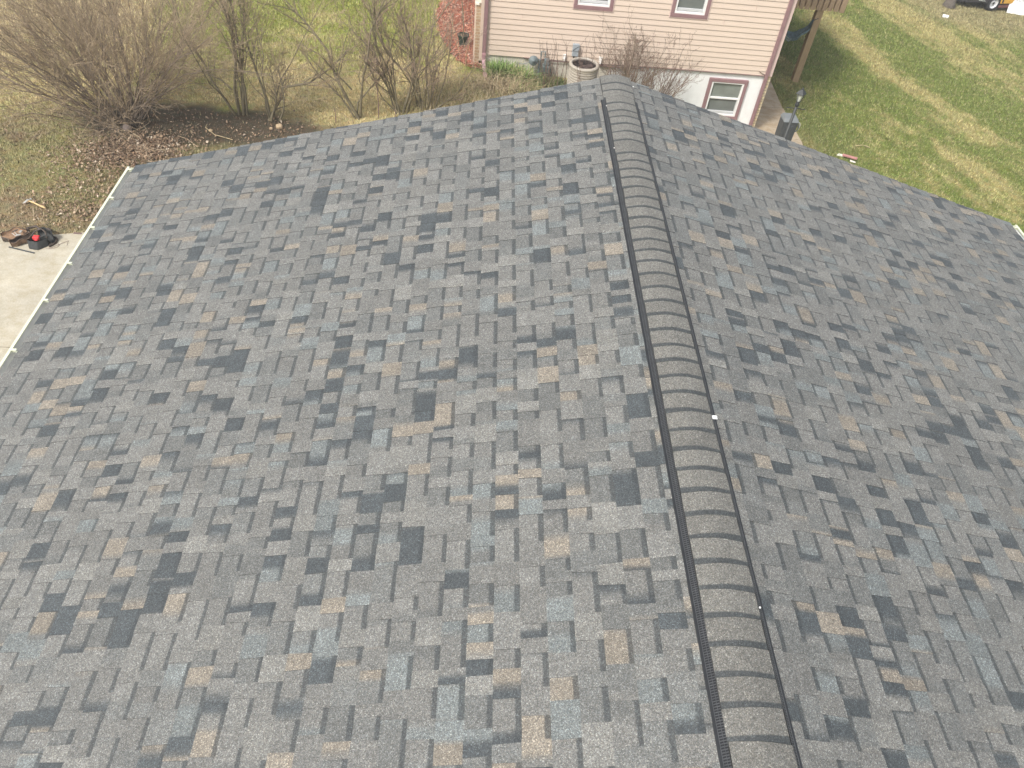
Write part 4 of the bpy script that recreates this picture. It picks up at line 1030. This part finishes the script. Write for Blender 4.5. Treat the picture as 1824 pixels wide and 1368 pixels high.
b.tube([(-8.15, 9.55, .10), (-8.08, 9.66, .17), (-7.98, 9.70, .20), (-7.88, 9.62, .20), (-7.82, 9.50, .17)], .014, 6)
b.tube([(-7.78, 9.42, .05)]+[(-7.83+.10*math.cos(t), 9.56+.13*math.sin(t), .055) for t in np.linspace(-1.2, 1.9, 12)], .016, 6)
b.tube([(-8.25, 9.75, .06), (-8.32, 9.86, .07), (-8.2, 9.92, .08), (-8.08, 9.83, .07), (-8.0, 9.9, .06), (-7.92, 9.84, .06)], .024, 6)
b.tube([(-8.55, 9.68, .08), (-8.4, 9.78, .11), (-8.25, 9.78, .10)], .014, 6)
o = b.build('strap', M['leather_dk'], tb, smooth=True); o.location = -tb.location*1.0
b = MB(); b.tube([(-8.48, 9.66, .10), (-8.34, 9.55, .10)], .008, 6); b.tube([(-8.46, 9.70, .10), (-8.36, 9.60, .11)], .007, 6); b.box((-8.38, 9.57, .09), (-8.31, 9.62, .12), None); b.box((-8.37, 9.67, .10), (-8.33, 9.73, .12)); o = b.build('hand_tools', M['steel'], tb); o.location = -tb.location*1.0
b = MB(); b.box((-.215, -.010, 0), (.215, .010, .014), Matrix.Translation((-8.19, 9.318, .037)) @ Matrix.Rotation(math.atan2(-.10, .39), 4, 'Z'))
tag(b.build('pry_bar', M['bin'], bevel=.004), 'flat dark bar lying on the concrete in front of the tool belt', 'pry bar')
b = MB(); b.tube([(-7.80+.09*math.cos(t)*(1+.1*t), 9.47+.07*math.sin(t)*(1+.05*t), .042) for t in np.linspace(-2, 4.5, 26)]+[(-7.62, 9.62, .042), (-7.60, 9.50, .04)], .0028, 4)
tag(b.build('wire', M['cable_br']), 'loose loop of thin wire on the concrete right of the tool belt', 'wire')
b = MB(); b.box((-7.62, 9.80, .04), (-7.50, 9.83, .045))
tag(b.build('scrap', M['cable_br']), 'thin dark scrap strip near the driveway corner under the eave', 'scrap')

# ------------------------------------------------------------------ far right: can, tree, machine, panel, debris
zc = gz1(14.89)
cn = empty('can', (14.89, 27.76, zc+.05)); tag(cn, 'small white cylinder lying on the lawn below the tree trunk', 'can')
b = MB(); Mc = Matrix.Rotation(R(-28), 4, 'Z') @ Matrix.Rotation(R(90), 4, 'Y'); prof = [(0, -.10), (.055, -.10), (.058, -.096), (.058, .096), (.055, .10), (0, .10)]
vs = []; n = 16
for rr, z in prof:
    for j in range(n): a = 2*math.pi*j/n; vs.append(Mc @ Vector((rr*math.cos(a), rr*math.sin(a), z)))
b.add(vs, [(i*n+j, i*n+(j+1) % n, (i+1)*n+(j+1) % n, (i+1)*n+j) for i in range(5) for j in range(n)]); b.build('shell', M['tape'], cn, smooth=False)
tr = empty('tree', (15.6, 29.1, gz1(15.6))); tag(tr, 'grey barked tree whose trunk foot shows at the top right edge of the photo', 'tree')
b = MB()
for i, (x, y, rr) in enumerate(((0, 0, .24), (.22, -.12, .1), (-.22, -.05, .1))):
    if i == 0: b.tube([(0, 0, -.1), (0, 0, .12), (.02, 0, .4), (.06, .02, 1.5), (.12, .05, 3.2), (.1, .1, 5)], [.27, .19, .155, .14, .11, .07], 14)
    else: b.tube([(x, y, -.05), (x*.4, y*.4, .12), (0, 0, .35)], [.05, .07, .08], 8)
b.build('trunk', M['tree_bark_far'], tr, smooth=True)
o_ = {k: [] for k in range(4)}; rr = random.Random(2)
for i in range(16):
    a = rr.uniform(0, 6.28); z = rr.uniform(2.0, 5); grow(rr, Vector((.1, .05, z)), Vector((math.cos(a), math.sin(a), .8)).normalized(), rr.uniform(1.5, 2.6), .05, 0, o_, dict(levels=2, kids=[6, 5], wob=.1, up=.05, ang=.6, shrink=.45, rs=.6))
b = MB()
for lv in o_:
    for pts, rads in o_[lv]: b.tube(pts, [max(q, .004) for q in rads], 4, cap=False)
b.build('crown', M['bark'], tr)

# yellow towed machine seen at the corner: chassis, body, one wheel in view
wx, wy = 17.45, 29.55; wz = gz1(17.45)
mc = empty('towed_machine', (18.0, 30.0, wz)); tag(mc, 'yellow and black wheeled machine cut off by the top right corner', 'machine')
dv = Vector((1, .24, 0)).normalized(); sv = Vector((.24, -1, 0)).normalized()      # along body, toward camera
def MP(a, s, z): return Vector((wx, wy, wz))+dv*a+sv*s+Vector((0, 0, z))
def mbox(b, a0, a1, s0, s1, z0, z1, mi=0, sk=0):
    vs = [MP(a, s, z) for a, s, z in ((a0, s0, z0), (a1, s0, z0), (a1, s1, z0), (a0, s1, z0), (a0+sk, s0, z1), (a1+sk, s0, z1), (a1+sk, s1, z1), (a0+sk, s1, z1))]
    b.add(vs, [(0,1,2,3)[::-1], (4,5,6,7), (0,1,5,4), (1,2,6,5), (2,3,7,6), (3,0,4,7)], mi)
def mpart(b, n, m, par=None, **kw): o = b.build(n, m, par or mc, **kw); o.location = (-mc.location if par is None else (0, 0, 0)); return o
def wheel(a, s):
    prof = [(.17, -.09), (.24, -.10), (.275, -.07), (.285, 0), (.275, .07), (.24, .10), (.17, .09)]; n = 32
    def ringm(prof, b, k=1):
        vs = []
        for rr, z in prof:
            for j in range(n):
                t = 2*math.pi*j/n; vs.append(MP(a+rr*math.cos(t), s+z, .285+rr*math.sin(t)))
        b.add(vs, [(i*n+j, i*n+(j+1) % n, (i+1)*n+(j+1) % n, (i+1)*n+j) for i in range(len(prof)-1) for j in range(n)])
    b = MB(); ringm(prof, b); t = mpart(b, 'wheel', M['tyre'], smooth=True)
    b = MB(); ringm([(.175, .09), (.17, .075), (.155, .06), (.15, .04), (.06, .03), (.055, .055), (0, .06)], b); mpart(b, 'rim', M['rim'], t)
    b = MB()
    for k in range(6):
        q = k*math.pi/3; c = (a+.105*math.cos(q), s+.036, .285+.105*math.sin(q)); b.lathe([(0, .004), (.022, .003), (.024, 0)], MP(*c), 8)
    ringm([(.05, .057), (.045, .068), (0, .07)], b); mpart(b, 'hub', M['machine_dk'], t)
wheel(0, 0); wheel(-.05, -1.25)
b = MB(); mbox(b, -1.35, 1.1, -1.1, -.12, .26, .36); mbox(b, -1.2, -.35, -.9, .02, .30, .48); mbox(b, -.40, .40, -.3, -.1, .36, .62); mbox(b, -1.6, -1.3, -.65, -.5, .3, .38); mbox(b, .34, .85, -.95, .0, .18, .34); mpart(b, 'chassis', M['machine_dk'], bevel=.01)
b = MB(); mbox(b, .34, .84, -.6, .02, .10, .22); mpart(b, 'bumper', M['machine_red'], bevel=.01)
b = MB(); mbox(b, .30, .86, -.7, .06, .26, .46, sk=.03); mbox(b, -1.0, -.86, -.08, .04, .42, .6); mbox(b, -1.25, .28, -1.0, -.25, .70, 1.15); mbox(b, .9, 1.6, -1.0, -.2, .6, 1.1); mpart(b, 'hood', M['yellow'], bevel=.02)
b = MB()
for q in np.linspace(0, math.pi, 13)[:-1]:
    t2 = q+math.pi/12; vs = []
    for t in (q, t2):
        for s in (-.16, .13): vs.append(MP(.36*math.cos(t), s, .30+.36*math.sin(t)))
    b.add(vs, [(0, 1, 3, 2)])
b.v = b.v; mpart(b, 'fender', M['machine_dk'])
b = MB(); b.tube([MP(-.85, .05, .50), MP(-.5, .06, .56), MP(-.36, .05, .52)], .018, 6); b.tube([MP(-.7, .04, .38), MP(-.4, .05, .36)], .014, 6); b.tube([MP(-1.2, .02, .52), MP(-.9, .03, .60)], .014, 6); mpart(b, 'hydraulic_line', M['hose'])
# white panel leaning beside the machine
pn = empty('sign_panel', (18.5, 29.55, gz1(18.5))); tag(pn, 'white board with dark handwriting leaning in front of the machine', 'sign')
p0 = Vector((18.20, 29.60, gz1(18.2)+.01)); ed = Vector((.97, -.24, 0)); upv = Vector((.02, .36, 1.0)).normalized(); nr = ed.cross(upv).normalized()
def PP(a, h, o=0): return p0+ed*a+upv*h+nr*o
b = MB(); vs = [PP(a, h, o) for o in (0, -.025) for a, h in ((0, 0), (1.3, 0), (1.3, .80), (.0, .80))]
b.add(vs, [(0, 1, 2, 3), (7, 6, 5, 4), (0, 4, 5, 1), (1, 5, 6, 2), (2, 6, 7, 3), (3, 7, 4, 0)]); o = b.build('board', M['panel_white'], pn); o.location = -pn.location
b = MB(); rr = random.Random(4); a = .08
while a < 1.2:
    pts = []
    for q in range(9):
        t = q/8*2*math.pi*rr.uniform(.8, 1.1); pts.append(PP(a+.035*math.cos(t)*rr.uniform(.6, 1.2)+.006*q, .47+.05*math.sin(t)*rr.uniform(.6, 1.5), .004))
    b.tube(pts, .006, 4); a += rr.uniform(.08, .13)
b.tube([PP(.1, .56, .004), PP(.14, .62, .004), PP(.12, .68, .004)], .006, 4)
o = b.build('handwriting', M['ink'], pn); o.location = -pn.location

# building scraps by the right rake
zz = gz1(7.3)
b = MB(); b.box((-.14, -.035, 0), (.20, .035, .035), Matrix.Translation((7.34, 16.08, zz+.05)) @ Matrix.Rotation(-.42, 4, 'Z')); tag(b.build('board_scrap', M['board_pink'], bevel=.004), 'short pink painted board lying on the grass by the right roof edge', 'board')
b = MB(); b.prism([(-.11, -.03), (.05, -.07), (.09, .0), (-.03, .06)], 0, .012, Matrix.Translation((7.20, 16.20, zz+.02))); tag(b.build('debris', M['plaster_wh']), 'white scrap lying behind the pink board', 'scrap', 'white scraps')
b = MB(); b.prism([(-.06, -.01), (.05, -.08), (.07, -.04), (-.03, .05)], 0, .012, Matrix.Translation((7.40, 15.95, zz+.02))); tag(b.build('debris', M['plaster_wh']), 'white scrap lying in front of the pink board', 'scrap', 'white scraps')
b = MB(); b.tube([(7.75, 16.75, gz1(7.8)+.04), (7.95, 16.80, gz1(7.9)+.06), (8.05, 16.84, gz1(8.1)+.04), (8.15, 16.8, gz1(8.15)+.03)], .008, 5); tag(b.build('fallen_twig', M['straw']), 'pale dry stalk lying on the lawn right of the pink board', 'twig', 'fallen twigs on the soil')

# ------------------------------------------------------------------ thin volume added to imitate a milky lens veil
b = MB(); b.box((-70, -40, -4), (70, 90, 8.9)); hz_ = b.build('veil_haze', bpy.data.materials.new('haze air')); tag(hz_, kind='stuff')
hm_ = hz_.data.materials[0]; hm_.use_nodes = True; t_ = hm_.node_tree; t_.nodes.clear()
o_ = t_.nodes.new('ShaderNodeOutputMaterial'); v_ = t_.nodes.new('ShaderNodeVolumePrincipled'); v_.inputs['Density'].default_value = .003; v_.inputs['Color'].default_value = (.95, .96, .97, 1)
v_.inputs['Anisotropy'].default_value = .2
t_.links.new(v_.outputs[0], o_.inputs['Volume'])
